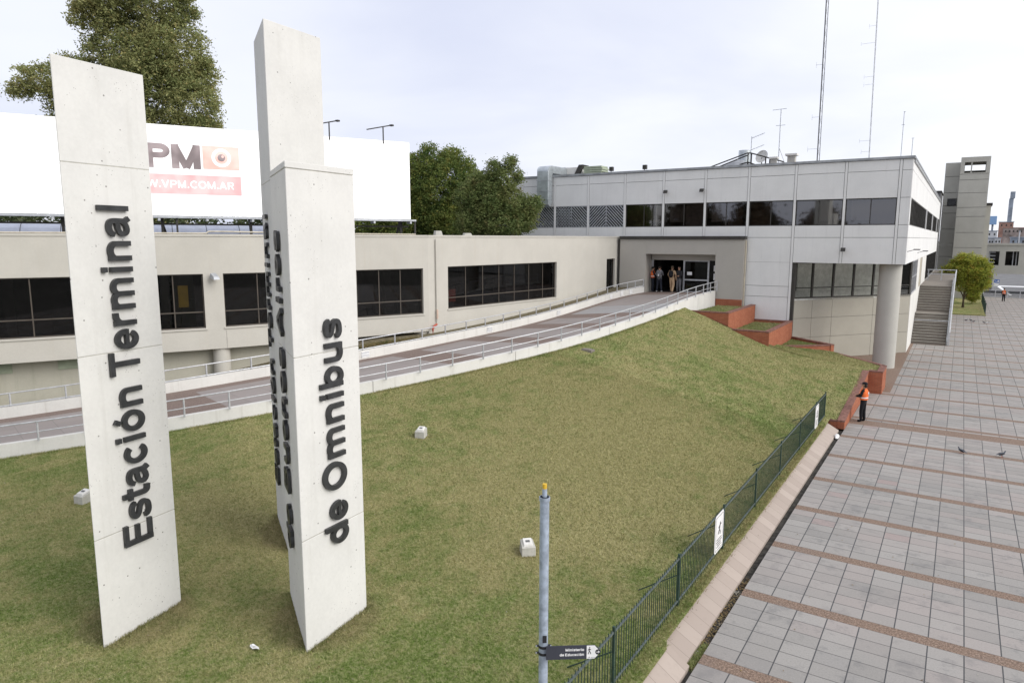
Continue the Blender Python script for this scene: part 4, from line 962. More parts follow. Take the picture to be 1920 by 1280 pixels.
fence_sign(15.80, 16.48, .52, 1.47, 'nearer white notice board fixed to the green fence')
fence_sign(29.27, 29.97, .46, 1.40, 'farther white notice board near the end of the green fence')
# ================================================================== PYLONS WITH LETTERING
def pylon(name, P, top, z0, lab, caps=False):
    r = thing(name, (P[0][0], P[0][1], z0), lab, 'pylon', 'triangular lettered pylons')
    seams = [2.65, 5.97, 9.25]; c = ((P[0][0]+P[1][0]+P[2][0])/3, (P[0][1]+P[1][1]+P[2][1])/3)
    def ring(z, k=1.0, ch=.018):
        out = []
        for i in range(3):
            a, b, e = Vector(P[i-1]), Vector(P[i]), Vector(P[(i+1) % 3]); out += [b+(a-b).normalized()*ch, b+(e-b).normalized()*ch]
        return [(c[0]+(q.x-c[0])*k, c[1]+(q.y-c[1])*k, z) for q in out]
    zs = [z0-.6]+[s for s in seams if s < top-.5]+([top-.12] if caps else [])+[top]; m = MB()
    for a, b in zip(zs[:-1], zs[1:]):
        k = 1.014 if (caps and b == top) else 1.0
        R0, R1 = ring(a+.009, k), ring(b-.009, k); vs = R0+R1
        m.solid(vs, [tuple(reversed(range(6))), tuple(range(6, 12))]+[(i, (i+1) % 6, 6+(i+1) % 6, 6+i) for i in range(6)])
    m.build('pylon_body', 'pylon_concrete', r, bevel=.006)
    J = MB(); R0, R1 = ring(z0, .99), ring(top-.05, .99)
    J.solid(R0+R1, [tuple(reversed(range(6))), tuple(range(6, 12))]+[(i, (i+1) % 6, 6+(i+1) % 6, 6+i) for i in range(6)]).build('joint_core', 'block_concrete', r)
    return r
def vtext(root, body, A, B, s_base, z_bot, z_top, cap, nm, out):
    """text reading upwards on the face A-B, baseline s_base metres from A; out = +1 if capitals rise towards A"""
    d, L = unit(A, B); dd = Vector((d[0], d[1], 0)); yd = -dd if out > 0 else dd
    o = Vector((A[0], A[1], z_bot))+dd*s_base
    letters(nm, body, o, (0, 0, 1), yd, z_top-z_bot, cap, .062, 'black_letter', root, standoff=.012)
A0, A1 = (-12.6, 5.82), (-12.84, 7.5); A2 = (-14.35, 6.85)
pa = pylon('sign_pylon', [A0, A1, A2], 10.95, .55, 'left pale concrete pylon reading Estación Terminal on its face, slanting top')
vtext(pa, 'Estación Terminal', A0, A1, 1.13, 2.30, 8.58, .58, 'lettering', 1)
B0, B1, B2 = (-9.47, 7.81), (-9.58, 9.47), (-11.26, 8.93)
pb = pylon('sign_pylon', [B0, B1, B2], 9.27, .5, 'nearest and shortest pale pylon reading de Omnibus with a thin cap slab', True)
vtext(pb, 'de Omnibus', B0, B1, 1.13, 2.33, 6.55, .57, 'lettering', 1)
vtext(pb, 'de Buenos Aires', B0, B2, .98, 2.10, 8.12, .56, 'lettering', -1)
C0, C1, C2 = (-12.66, 10.05), (-12.77, 11.72), (-14.35, 11.1)
pc = pylon('sign_pylon', [C0, C1, C2], 12.55, .8, 'tallest pale concrete pylon standing behind the middle one')
vtext(pc, 'Estación Terminal', C0, C2, .80, 2.12, 8.55, .56, 'lettering', -1)

# ================================================================== BILLBOARD ON THE WING ROOF
ba, bb = (-34.2, 13.55), (-25.8, 29.6); bd, bL = unit(ba, bb)       # left normal points to the back
bill = thing('roof_billboard', (-30, 21.5, 8.2), 'long white backlit advertising billboard with red eye emblem on the wing roof', 'billboard')
m, t, p = new_mat('screen_white', .5); p.inputs['Base Color'].default_value = (.85, .85, .86, 1); p.inputs['Emission Color'].default_value = (1, 1, 1, 1); p.inputs['Emission Strength'].default_value = .22
def grad(name, a, b, e=.12):
    m, t, p = new_mat(name, .5); c = coords(t); n = noise(t, c, .9, 2); k = mixc(t, smooth(t, n, .35, .65), a, b); t.links.new(k, p.inputs['Base Color']); t.links.new(k, p.inputs['Emission Color']); p.inputs['Emission Strength'].default_value = e
grad('screen_dark', (.20, .165, .17), (.36, .30, .31)); grad('screen_red', (.82, .42, .37), (.90, .58, .53), .2); grad('screen_pink', (.84, .38, .39), (.90, .52, .52), .2)
MB().obox(ba, bd, -7, 18.2, 0, .12, 9.05, 13.16).build('screen', 'screen_white', bill)
m = MB().obox(ba, bd, -7, 18.35, -.45, .3, 8.93, 9.02)
for k in range(13): m.obox(ba, bd, -6.6+k*2.05, -6.5+k*2.05, -.42, .1, 8.8, 8.93)
m.build('walkway', 'galvanised', bill)
m = MB()
for k in range(7):
    t0 = -6+k*3.95; m.obox(ba, bd, t0, t0+.12, .3, .42, 8.1, 12.9); m.obox(ba, bd, t0+.6, t0+.68, -.3, -.22, 8.1, 8.93)
    m.tube([(ba[0]+bd[0]*t0-bd[1]*.35, ba[1]+bd[1]*t0+bd[0]*.35, 8.95), (ba[0]+bd[0]*(t0+.3)-bd[1]*1.8, ba[1]+bd[1]*(t0+.3)+bd[0]*1.8, 8.1)], .06, 6)
m.obox(ba, bd, -7, 18.2, .32, .40, 8.62, 8.70)
m.build('support_frame', 'dark_frame', bill)
def bbox_(t0, t1, z0, z1, mat, nm, dd=.01): return MB().obox(ba, bd, t0, t1, -dd, -.001, z0, z1).build(nm, mat, bill)
def btext(body, t0, t1, z0, h, mat, off, w): letters('lettering', body, (ba[0]+bd[0]*t0, ba[1]+bd[1]*t0, z0), (bd[0], bd[1], 0), (0, 0, 1), t1-t0, h, .006, mat, bill, weight=w, standoff=off)
bbox_(7.80, 9.42, 11.25, 12.33, 'screen_red', 'emblem_panel'); bbox_(3.9, 9.46, 10.05, 10.95, 'screen_pink', 'address_panel')
btext('VPM', 4.3, 7.66, 11.22, 1.10, 'screen_dark', .003, .27)
btext('WWW.VPM.COM.AR', 4.45, 9.12, 10.33, .34, 'screen_white', .012, .17)
def disc(t, z, r0, r1, mat, nm, off):
    n = 36; P = lambda a, r: (ba[0]+bd[0]*(t+math.cos(a)*r)+bd[1]*off, ba[1]+bd[1]*(t+math.cos(a)*r)-bd[0]*off, z+math.sin(a)*r); m = MB()
    for k in range(n):
        a, b = 2*math.pi*k/n, 2*math.pi*(k+1)/n
        if r0 > 0: m.face([P(a, r0), P(b, r0), P(b, r1), P(a, r1)])
        else: m.face([P(a, 0), P(b, r1), P(a, r1)][::-1])
    m.build(nm, mat, bill)
disc(8.62, 11.80, .29, .43, 'screen_white', 'eye_ring', .014); disc(8.62, 11.80, 0, .17, 'screen_dark', 'eye_pupil', .016); disc(8.68, 11.86, 0, .06, 'screen_red', 'eye_glint', .020)
for t0, a, b, lab in ((13.86, -.45, .45, 'small lamp arm on the billboard top beside the tall pylon'), (16.74, -.9, .48, 'long lamp arm on the billboard top near its right end')):
    x, y = ba[0]+bd[0]*t0, ba[1]+bd[1]*t0
    r = thing('billboard_lamp', (x, y, 13.1), lab, 'lamp', 'lamp arms on the billboard'); MB().tube([(x, y, 13.0), (x, y, 13.88)], .035, 6).build('post', 'dark_frame', r)
    MB().tube([(x+bd[0]*a, y+bd[1]*a, 13.88-.30*abs(a)*.8), (x+bd[0]*b, y+bd[1]*b, 13.88+.11)], .032, 6).box(x+bd[0]*b-.09, x+bd[0]*b+.09, y+bd[1]*b-.08, y+bd[1]*b+.08, 13.94, 14.02).build('arm', 'dark_frame', r)
# vault of translucent sheets, pipes and blocks on the wing roof
va, vb = (-39.8, 12.5), (-31.8, 26.3); vd, vL = unit(va, vb)
vr = thing('roof_vault', (-36, 19, 8.1), 'low bluish white barrel vault on the roof under the billboard', 'skylight')
m = MB(); N = 10; R_v = 1.35
pr_ = [(-math.cos(math.pi*k/N)*R_v, math.sin(math.pi*k/N)*.66) for k in range(N+1)]
for k in range(N):
    (a, za), (b, zb) = pr_[k], pr_[k+1]; P = lambda t, q, z: (va[0]+vd[0]*t-vd[1]*q, va[1]+vd[1]*t+vd[0]*q, 8.1+z); m.face([P(0, b, zb), P(vL, b, zb), P(vL, a, za), P(0, a, za)][::-1])
m.build('vault_sheet', 'vault_sheet', vr, smooth=True); m = MB()
for j in range(10):
    t0 = .5+j*vL/10; m.tube([(va[0]+vd[0]*t0-vd[1]*q*1.01, va[1]+vd[1]*t0+vd[0]*q*1.01, 8.1+z*1.015) for q, z in pr_], .014, 4)
m.build('vault_rib', 'matt_grey', vr)
pp = thing('roof_pipe', (-27.5, 22, 8.25), 'yellowish pipe run lying along the wing roof edge', 'pipe')
MB().tube([(-24.5, 28.6, 8.22), (-26.3, 24.2, 8.24), (-28.0, 19.6, 8.3), (-28.3, 19.0, 8.3), (-28.35, 18.9, 8.22), (-34, 8, 8.22)], .035, 6).build('pipe', 'pipe_cream', pp)
for x, y, sx, sz, lab in ((-24.9, 31.0, .35, .25, 'grey concrete block on the wing roof edge at the foot of the billboard'), (-24.4, 33.1, .42, .14, 'flat pale block on the wing roof edge right of the billboard')):
    MBx = MB().solid([(x-.1, y-sx, 8.1), (x+.1, y-sx, 8.1), (x+.1, y+sx, 8.1), (x-.1, y+sx, 8.1), (x-.08, y-sx*.8, 8.18+sz), (x+.08, y-sx*.8, 8.18+sz), (x+.08, y+sx*.6, 8.18+sz), (x-.08, y+sx*.6, 8.18+sz)], [(0,3,2,1),(4,5,6,7),(0,1,5,4),(1,2,6,5),(2,3,7,6),(3,0,4,7)])
    tag(MBx.build('roof_block', 'block_concrete', None, bevel=.02), lab, 'block')

# ================================================================== STREET SIGN POST
sp = thing('signpost', (-3.50, 6.08, 0), 'grey metal post with yellow tip and dark arrow plate', 'signpost')
MB().cyl((-3.50, 6.08), .050, 0, 5.31, 24).build('pole', 'post_paint', sp, smooth=True)
MB().cyl((-3.50, 6.08), .058, 5.27, 5.31, 24).cyl((-3.50, 6.08), .026, 5.31, 5.40, 16).build('pole_cap', 'post_paint', sp, smooth=True)
MB().cyl((-3.50, 6.08), .024, 5.385, 5.452, 16).build('yellow_tip', 'yellow_paint', sp, smooth=True)
# plate plane
q0 = Vector((-3.455, 6.02, 0)); q1 = Vector((-2.93, 6.40, 0)); pd = (q1-q0).normalized(); pn_ = Vector((pd.y, -pd.x, 0)); PL = .60
def plate(poly, mat, nm, n0, n1):
    k = len(poly); vs = [q0+pd*a+pn_*n0+Vector((0, 0, b)) for a, b in poly]+[q0+pd*a+pn_*n1+Vector((0, 0, b)) for a, b in poly]
    return MB().solid(vs, [tuple(range(k)), tuple(reversed(range(k, 2*k)))]+[(i, (i+1) % k, k+(i+1) % k, k+i)[::-1] for i in range(k)]).build(nm, mat, sp)
zb_, zt_ = 3.495, 3.655; zc = (zb_+zt_)/2
plate([(.02, zb_), (.55, zb_), (.62, zc), (.55, zt_), (.02, zt_)], 'sign_slate', 'arrow_plate', 0, .006)
plate([(.462, zb_+.004), (.548, zb_+.004), (.613, zc), (.548, zt_-.004), (.462, zt_-.004)], 'sign_white', 'white_panel', .0065, .009)
fr_ = lambda a, b, n=.0068: q0+pd*a+pn_*n+Vector((0, 0, b))
def stext(body, right, z, w, h): letters('lettering', body, fr_(right-w, z), pd, (0, 0, 1), w, h, .0012, 'sign_white', sp, weight=.19, space=.28)
stext('Ministerio', .432, zc+.016, .200, .030); stext('de Educación', .432, zc-.040, .262, .030)
text_mesh('lettering', '10 min', fr_(.552-.075, zb_+.012, .0092), pd, (0, 0, 1), .075, .015, .0012, 'sign_black', sp, bold=.0)
m = MB(); hx, hz = .492, zc+.048
m.ball(fr_(hx+.002, hz+.006, .010), .0055, .0055, .0065, 0, 8, 6)
for a, b in (((hx, hz-.004), (hx-.001, hz-.034)), ((hx-.001, hz-.008), (hx+.016, hz-.022)), ((hx-.001, hz-.008), (hx-.016, hz-.026)), ((hx-.001, hz-.034), (hx+.012, hz-.052)), ((hx+.012, hz-.052), (hx+.014, hz-.070)), ((hx-.001, hz-.034), (hx-.014, hz-.070))):
    m.tube([fr_(*a, .010), fr_(*b, .010)], .0038, 5)
m.build('walking_figure', 'sign_black', sp)
n = 24; cx_, cz_ = .583, zc; m = MB()
m.solid([fr_(cx_+.027*math.cos(6.283*k/n), cz_+.030*math.sin(6.283*k/n), .0092) for k in range(n)]+[fr_(cx_+.027*math.cos(6.283*k/n), cz_+.030*math.sin(6.283*k/n), .0105) for k in range(n)], [tuple(range(n)), tuple(reversed(range(n, 2*n)))]); m.build('arrow_disc', 'sign_black', sp)
m = MB().tube([fr_(.566, zc, .0115), fr_(.598, zc, .0115)], .0035, 5).tube([fr_(.586, zc+.014, .0115), fr_(.600, zc, .0115), fr_(.586, zc-.014, .0115)], .0035, 5); m.build('arrow', 'sign_white', sp)
for z in (3.535, 3.615):
    m = MB().cyl((-3.50, 6.08), .056, z-.014, z+.014, 24); e = pd*.085
    m.tube([Vector((-3.50, 6.08, z))-e, Vector((-3.50, 6.08, z))+e*.95], .012, 6); m.build('clamp', 'sign_black', sp)
    m = MB()
    for s_ in (-1, 1): m.ball(Vector((-3.50, 6.08, z+.003))+e*s_*.93+pn_*.012, .008, .008, .010)
    m.build('bolt', 'galvanised', sp)
MB().obox((-3.485+cw.x*-.055, 6.08-.052), (pd.x, pd.y), -.022, .022, -.006, .002, 3.69, 3.77).build('label_plate', 'sign_black', sp)

# ================================================================== LAWN SPOTLIGHTS AND SMALL THINGS
def spot(x, y, s, rz, lab):
    z = gz1(x, y); r = thing('lawn_spotlight', (x, y, z), lab, 'spotlight', 'concrete spotlight boxes on the lawn', rz)
    loc = lambda mb, nm, mt, b=.0: setattr(mb.build(nm, mt, None, bevel=b), 'parent', r)
    loc(MB().solid([(-s, -s, -.06), (s, -s, -.06), (s, s, -.06), (-s, s, -.06), (-s, -s, s*1.25), (s, -s, s*1.25), (s*.9, s, s*1.75), (-s*.9, s, s*1.75)], [(0,3,2,1),(4,5,6,7),(0,1,5,4),(1,2,6,5),(2,3,7,6),(3,0,4,7)]), 'concrete_body', 'block_concrete', .012)
    loc(MB().solid([(-s*.7, -s*.75, s*1.30), (s*.7, -s*.75, s*1.30), (s*.7, s*.8, s*1.72), (-s*.7, s*.8, s*1.72), (-s*.62, -s*.65, s*1.62), (s*.62, -s*.65, s*1.62), (s*.62, s*.7, s*2.0), (-s*.62, s*.7, s*2.0)], [(0,3,2,1),(4,5,6,7),(0,1,5,4),(1,2,6,5),(2,3,7,6),(3,0,4,7)]), 'lamp_hood', 'white_wall', .01)
    loc(MB().solid([(-s*.3, -s*.2, s*1.75), (s*.3, -s*.2, s*1.75), (s*.3, s*.15, s*1.86), (-s*.3, s*.15, s*1.86), (-s*.3, -s*.2, s*1.80), (s*.3, -s*.2, s*1.80), (s*.3, s*.15, s*1.91), (-s*.3, s*.15, s*1.91)], [(0,3,2,1),(4,5,6,7),(0,1,5,4),(1,2,6,5),(2,3,7,6),(3,0,4,7)]), 'lamp_glass', 'matt_grey')
SPOTS = [(-15.0, 17.6, .17, .35, 'concrete spotlight box on the lawn right of the middle pylon'), (-8.05, 13.2, .165, .75, 'weathered white spotlight box on the lawn left of the signpost'), (-19.6, 8.9, .17, .2, 'spotlight box half hidden behind the left pylon')]
for a in SPOTS: spot(*a)
ux, uy = -14.55, 29.3; uz = gz1(ux, uy)
tag(MB().box(ux-.32, ux+.25, uy-.18, uy+.2, uz-.1, uz+.07).box(ux-.28, ux+.1, uy-.14, uy+.16, uz+.071, uz+.10, 0).build('drain_cover', 'stair_concrete', None, bevel=.015), 'flat concrete slab in the grass beside the ramp kerb wall', 'slab')
def scrap(x, y, s, a, zoff, nm, lab):
    z = gz1(x, y)+zoff if zoff is not None else -.05; n = 7; m = MB(); vs = []
    for k in range(n): th = 6.28*k/n; rr = s*(.7+.5*random.random()); vs.append((x+math.cos(th+a)*rr*1.6, y+math.sin(th+a)*rr*.6, z+random.random()*s*.5))
    m.face(vs+[]).face([(q[0]*.5+x*.5, q[1]*.5+y*.5, q[2]+s*.35) for q in vs]); tag(m.build(nm, 'plastic_white'), lab, 'litter')
scrap(-10.35, 7.35, .10, .3, .03, 'crumpled_wrapper', 'crumpled grey wrapper on the grass between two pylons')
flakes('plaza_litter', -3.3, 3, 10, 45, 90, lambda x, y: np.zeros_like(x), 'litter_leaf', 'few dry leaves blown over the plaza paving', .015, .035)
bg = thing('plastic_bag', (-3.71, 30.3, -.07), 'white plastic bag lying in the gutter by the brick wall', 'bag')
b_ = MB().ball((0, 0, .09), .08, .20, .085, 0, 14, 9); b_.v = [(x*(1+.25*math.sin(9*y+3*z)), y*(1+.18*math.sin(23*z+5*x)), z*(1+.2*math.sin(17*y))) for x, y, z in b_.v]; setattr(b_.build('bag_film', 'plastic_white', None, smooth=True), 'parent', bg)
# ================================================================== THINGS ON THE MAIN ROOF
ZR2 = 12.76
dk = thing('ventilation_duct', (-27.6, 47.5, 12.8), 'bent metal ventilation duct hanging over the parapet beside the tree', 'duct')
MB().box(-28.1, -27.1, 47.2, 47.9, 10.95, 13.15).build('duct_shaft', 'duct_metal', dk, bevel=.03)
m = MB(); n = 8; pr = [(47.2+.7*(1-math.cos(math.pi/2*k/n)), 13.15+.42*math.sin(math.pi/2*k/n)) for k in range(n+1)]+[(47.9, 13.15)]
k = len(pr); m.solid([(-28.1, a, b) for a, b in pr]+[(-27.1, a, b) for a, b in pr], [tuple(range(k)), tuple(reversed(range(k, 2*k)))]+[(i, (i+1) % k, k+(i+1) % k, k+i)[::-1] for i in range(k)])
m.box(-28.1, -27.1, 47.9, 52, 13.0, 13.56); m.build('duct_elbow', 'duct_metal', dk)
m = MB(); pr = [(47.2, 10.95), (47.9, 10.95), (47.9, 10.85), (47.55, 10.45), (47.2, 10.62)]; k = 5
m.solid([(-28.1, a, b) for a, b in pr]+[(-27.1, a, b) for a, b in pr], [tuple(range(k)), tuple(reversed(range(k, 2*k)))]+[(i, (i+1) % k, k+(i+1) % k, k+i)[::-1] for i in range(k)]).build('duct_mouth', 'duct_metal', dk)
m = MB()
for z in (11.6, 12.4): m.box(-28.13, -27.07, 47.17, 47.93, z, z+.05)
m.build('duct_flange', 'galvanised', dk)
r = thing('roof_fan_unit', (-28.2, 50.5, ZR2), 'square grey fan housing on the roof right behind the bent duct', 'fan unit')
MB().box(-29.2, -27.4, 50.6, 52, ZR2, 13.7).build('housing', 'duct_metal', r, bevel=.03)
MB().box(-27.35, -25.7, 50.2, 51.8, ZR2, 13.62).build('side_housing', 'white_wall', r, bevel=.03)
MB().solid([(-26.3, 49.9, 13.0), (-25.9, 49.9, 13.0), (-25.9, 51, 13.0), (-26.3, 51, 13.0), (-25.9, 49.9, 13.75), (-25.55, 49.9, 13.75), (-25.55, 51, 13.75), (-25.9, 51, 13.75)], [(0,3,2,1),(4,5,6,7),(0,1,5,4),(1,2,6,5),(2,3,7,6),(3,0,4,7)]).build('dark_louvre', 'dark_frame', r)
r = thing('tile_stack', (-25.3, 50, ZR2), 'stack of pale greenish slabs lying on the roof', 'stack')
for k in range(4): MB().box(-25.35+.06*(k % 2), -23.8+.05*(k % 3), 49.6, 50.8, ZR2+.2+k*.155, ZR2+.33+k*.155).build('slab', 'pale_green', r, bevel=.02)
MB().box(-25.2, -24.0, 49.7, 50.7, ZR2, ZR2+.195).build('base', 'tower_concrete', r)
for x, lab in ((-22.6, 'left small dark floodlight standing on the roof edge'), (-19.95, 'right small dark floodlight standing on the roof edge')):
    r = thing('roof_floodlight', (x, 48.8, ZR2), lab, 'lamp', 'floodlights on the roof edge')
    MB().tube([(x, 48.8, ZR2), (x, 48.8, ZR2+.3)], .03, 6).build('stand', 'dark_frame', r); MB().box(x-.13, x+.17, 48.7, 48.95, ZR2+.25, ZR2+.56).build('lamp_head', 'dark_frame', r, bevel=.02)
r = thing('water_tank', (-15.3, 58, 13.2), 'pale blue grey cylindrical tank on the roof', 'tank')
MB().cyl((-15.3, 58.2), .47, 13.6, 15.0, 28).build('tank_drum', 'duct_metal', r, smooth=True)
m = MB()
for a in range(4): m.box(-15.3+.35*(-1)**a-.03, -15.3+.35*(-1)**a+.03, 58.2+.3*(1 if a > 1 else -1)-.03, 58.2+.3*(1 if a > 1 else -1)+.03, ZR2, 13.6)
m.build('stand', 'dark_frame', r)
r = thing('roof_skylight', (-15, 56, ZR2), 'low pointed grey roof cone under a dark steel truss', 'skylight')
m = MB(); n = 24; bs = [(-15.2+3.4*math.cos(6.283*k/n), 56+2.6*math.sin(6.283*k/n), ZR2) for k in range(n)]; tp = [(-15.2+.4*math.cos(6.283*k/n), 56+.4*math.sin(6.283*k/n), 14.0) for k in range(n)]
m.solid(bs+tp, [tuple(range(n, 2*n))]+[(k, (k+1) % n, n+(k+1) % n, n+k) for k in range(n)]).build('cone', 'flashing', r)
r = thing('roof_truss', (-14.1, 55, ZR2), 'dark triangular steel truss rising above the roof cone', 'truss')
m = MB()
for a, b in (((-17.6, 13.35), (-14.25, 14.42)), ((-17.0, 13.3), (-14.25, 14.25)), ((-14.0, 14.40), (-11.6, 13.62)), ((-14.25, 14.42), (-14.0, 14.40)), ((-14.2, 13.2), (-14.2, 14.42)), ((-13.95, 13.2), (-13.95, 14.42)), ((-14.2, 13.75), (-13.2, 13.35)), ((-14.2, 13.75), (-15.6, 13.4)), ((-12.9, 13.2), (-12.9, 14.05)), ((-12.6, 13.2), (-12.6, 13.95))):
    m.tube([(a[0], 55, a[1]), (b[0], 55, b[1])], .05, 5)
m.build('truss_frame', 'dark_frame', r)
r = thing('satellite_dish', (-13.55, 55.6, 13.3), 'round white satellite dish behind the steel truss', 'satellite dish')
m = MB(); n = 20; c0 = Vector((-13.35, 55.6, 14.18)); ax = Vector((-.3, -.9, .3)).normalized(); e1 = ax.cross(Vector((0, 0, 1))).normalized(); e2 = ax.cross(e1); rings = []
for j in range(5): rr = .50*j/4; rings.append([c0-ax*(.13*(1-(j/4)**2))+(e1*math.cos(6.283*k/n)+e2*math.sin(6.283*k/n))*max(rr, .004) for k in range(n)])
vs = [q for g_ in rings for q in g_]; m.solid(vs, [(j*n+k, j*n+(k+1) % n, (j+1)*n+(k+1) % n, (j+1)*n+k) for j in range(4) for k in range(n)]); m.build('dish', 'white_wall', r, smooth=True)
m = MB().tube([(-13.35, 55.7, 12.8), (-13.35, 55.7, 14.1)], .04, 6).tube([c0-e2*.4, c0+ax*.5], .015, 5); m.build('mount', 'dark_frame', r)
def aerial(x, y, z0, z1, arms, lab, wdt=.03, lean=0.0, mat='galvanised'):
    r = thing('roof_aerial', (x, y, z0), lab, 'aerial'); MB().tube([(x, y, z0), (x+lean, y, z1)], wdt, 6).build('mast', mat, r)
    for z, l0, l1, dz, k in arms:
        m = MB(); m.tube([(x-l0, y, z), (x+l1, y, z+dz)], .02, 5)
        for q in range(k): xx = x-l0+(l0+l1)*(q+.5)/k; zz = z+dz*(q+.5)/k; m.tube([(xx, y-.25, zz-.12), (xx, y+.25, zz+.12)], .012, 4)
        m.build('antenna_arm', mat, r)
aerial(-14.25, 56, 13.2, 15.75, [(15.62, 0, .95, .32, 6), (14.75, 0, .95, .32, 3)], 'short television aerial with two angled arms above the truss')
aerial(-12.42, 57, 13.2, 17.75, [(17.72, .62, .40, .03, 0), (16.55, .32, .36, 0, 0)], 'thin aerial mast with two short crossbars above the roof', .035)
MB().tube([(-12.42, 57, 14.9), (-11.9, 57, 13.6)], .012, 4).build('guy_wire', 'matt_grey', bpy.data.objects['roof_aerial.001'])
aerial(-5.5, 75, 12.8, 19.6, [(18.4, .15, .12, 0, 0), (19.55, .05, .12, 0, 0)], 'faint thin aerial far right on the roof, taller of the last two', .03)
aerial(-4.95, 80, 12.8, 17.8, [(17.75, .12, .12, 0, 0)], 'faint short aerial nearest the roof corner', .03)
def chimney(x, y, z1, w, lab):
    r = thing('roof_vent', (x, y, ZR2), lab, 'vent', 'small roof vents'); MB().box(x-w, x+w, y-w, y+w, ZR2, z1-.14).build('shaft', 'pillar_concrete', r); MB().box(x-w*1.55, x+w*1.55, y-w*1.5, y+w*1.5, z1-.135, z1).build('cap', 'white_wall', r)
chimney(-12.2, 54.5, 13.95, .19, 'narrow roof vent at the foot of the thin aerial'); chimney(-10.95, 54.5, 14.1, .26, 'wider pale roof vent left of the tall lattice mast')
r = thing('roof_upstand', (-10, 53, ZR2), 'low rusty roof upstand running towards the tall mast', 'upstand'); MB().box(-13.2, -9.0, 52.5, 53.0, ZR2, 13.28).build('upstand_wall', 'coping_brick', r)
# tall guyed masts
def lattice(x, y, z0, z1, w, lab, arms, lean):
    r = thing('radio_mast', (x, y, z0), lab, 'mast'); m = MB(); n = int((z1-z0)/.8)
    for k in range(3):
        a = 6.283*k/3+.4; m.tube([(x+w*math.cos(a), y+w*math.sin(a), z0), (x+lean+w*math.cos(a), y+w*math.sin(a), z1)], .022 if w > .1 else .016, 4)
    m.build('mast_leg', 'matt_grey' if w > .1 else 'far_white', r); m = MB()
    for i in range(n):
        for k in range(3):
            a, b = 6.283*k/3+.4, 6.283*(k+1)/3+.4; za, zb2 = z0+i*.8, z0+(i+1)*.8; l0, l1 = lean*i/n, lean*(i+1)/n
            m.tube([(x+l0+w*math.cos(a), y+w*math.sin(a), za), (x+l1+w*math.cos(b), y+w*math.sin(b), zb2)], .009, 3)
    m.build('mast_bracing', 'galvanised', r)
    for z, l in arms: m = MB().tube([(x+lean*(z-z0)/(z1-z0)-l, y, z), (x+lean*(z-z0)/(z1-z0), y, z)], .011, 4).tube([(x+lean*(z-z0)/(z1-z0)-l, y, z-.2), (x+lean*(z-z0)/(z1-z0)-l, y, z+.2)], .011, 4); m.build('side_antenna', 'galvanised', r)
    return r
lattice(-10.1, 60, 12.8, 31, .11, 'tall dark lattice radio mast rising out of the picture from the roof', [(15.0, .8), (17.4, .6), (21.3, .5)], -.1)
lattice(-8.1, 75, 12.8, 36, .04, 'slender pale lattice mast right of the tall dark one', [(16.2, .7), (17.2, .9), (22.3, .8), (23, .8), (26, 1.2), (27.5, .6)], -.35)

# ================================================================== TOWER, ANNEX, FAR THINGS
tw_ = thing('stair_tower', (0.5, 112, 0), 'tall grey concrete tower with an open window near its top', 'tower')
m = MB(); x0, x1, y0, y1 = -1.10, 2.18, 112, 117; zt = 18.75
zs = [0, 2.7, 5.5, 6.9, 8.9, 11.0, 12.2, 14.1, 15.8, 16.55]
for a, b in zip(zs[:-1], zs[1:]): m.box(x0, x1, y0, y1, a+.025, b-.025)
m.box(x0, x0+.45, y0, y1, 16.575, 18.1).box(x1-.45, x1, y0, y1, 16.575, 18.1).box(x0, x1, y0, y1, 18.1, zt).box(x0+.45, x1-.45, y0, y0+.3, 16.56, 16.7).box(x0+1.15, x0+1.3, y0+.05, y0+.3, 16.7, 18.1)
m.box(x0+.451, x1-.451, y1-.3, y1, 16.56, 17.35)
m.build('tower_shaft', 'tower_concrete', tw_); MB().box(x0+.1, x1-.1, y0+.1, y1-.1, 0, 16.5).build('joint_core', 'matt_grey', tw_)
m = MB()
for a, b in zip([0, 3, 5.6, 7.2, 9.4, 11.6, 12.6, 14.4, 16.6], [3, 5.6, 7.2, 9.4, 11.6, 12.6, 14.4, 16.6, 18.5]): m.box(-2.9, x0-.01, 116, 121, a+.025, b-.025)
m.build('tower_wing', 'tower_concrete', tw_)
f_ = MB().box(-2.35, -1.25, 115.95, 115.99, 12.6, 13.6).build('window', 'dark_frame', tw_); sub(MB().box(-2.25, -1.35, 115.93, 115.949, 12.7, 13.5), 'pane', 'glass_dark', f_, tw_)
MB().box(2.19, 2.8, 116, 121, 0, 12.55).build('side_shaft', 'tower_concrete', tw_); MB().box(2.1, 2.95, 115.9, 121.1, 12.56, 12.9).build('side_cap', 'dark_frame', tw_)
r = thing('roof_cabin', (-3.5, 106, 12.8), 'dark plant cabin behind the far roof end beside the tower', 'cabin'); MB().box(-4.6, -2.9, 105.2, 114, 0, 13.9).build('cabin_wall', 'matt_grey', r); MB().box(-4.7, -2.8, 105.1, 114.1, 13.91, 14.1).build('cabin_roof', 'dark_frame', r)
an = thing('annex_building', (8, 126, 0), 'low beige bridge building with dark openings at the right edge', 'building')
m = MB(); AY = 126
m.box(2.81, 40, AY, AY+.4, 2.95, 4.2).box(2.81, 40, AY, AY+.4, 6.25, 7.15); xs_ = [2.81, 3.35, 4.65, 5.4, 7.0, 7.9, 9.5, 10.5, 12, 40]
for a, b in zip(xs_[0::2], xs_[1::2]): m.box(a, b, AY, AY+.4, 4.2, 6.25)
m.box(2.81, 40, AY+.4, AY+9, 2.95, 3.1).box(2.81, 40, AY+.4, AY+9, 6.9, 7.15).box(2.75, 40, AY-.15, AY+.3, 7.151, 7.45)
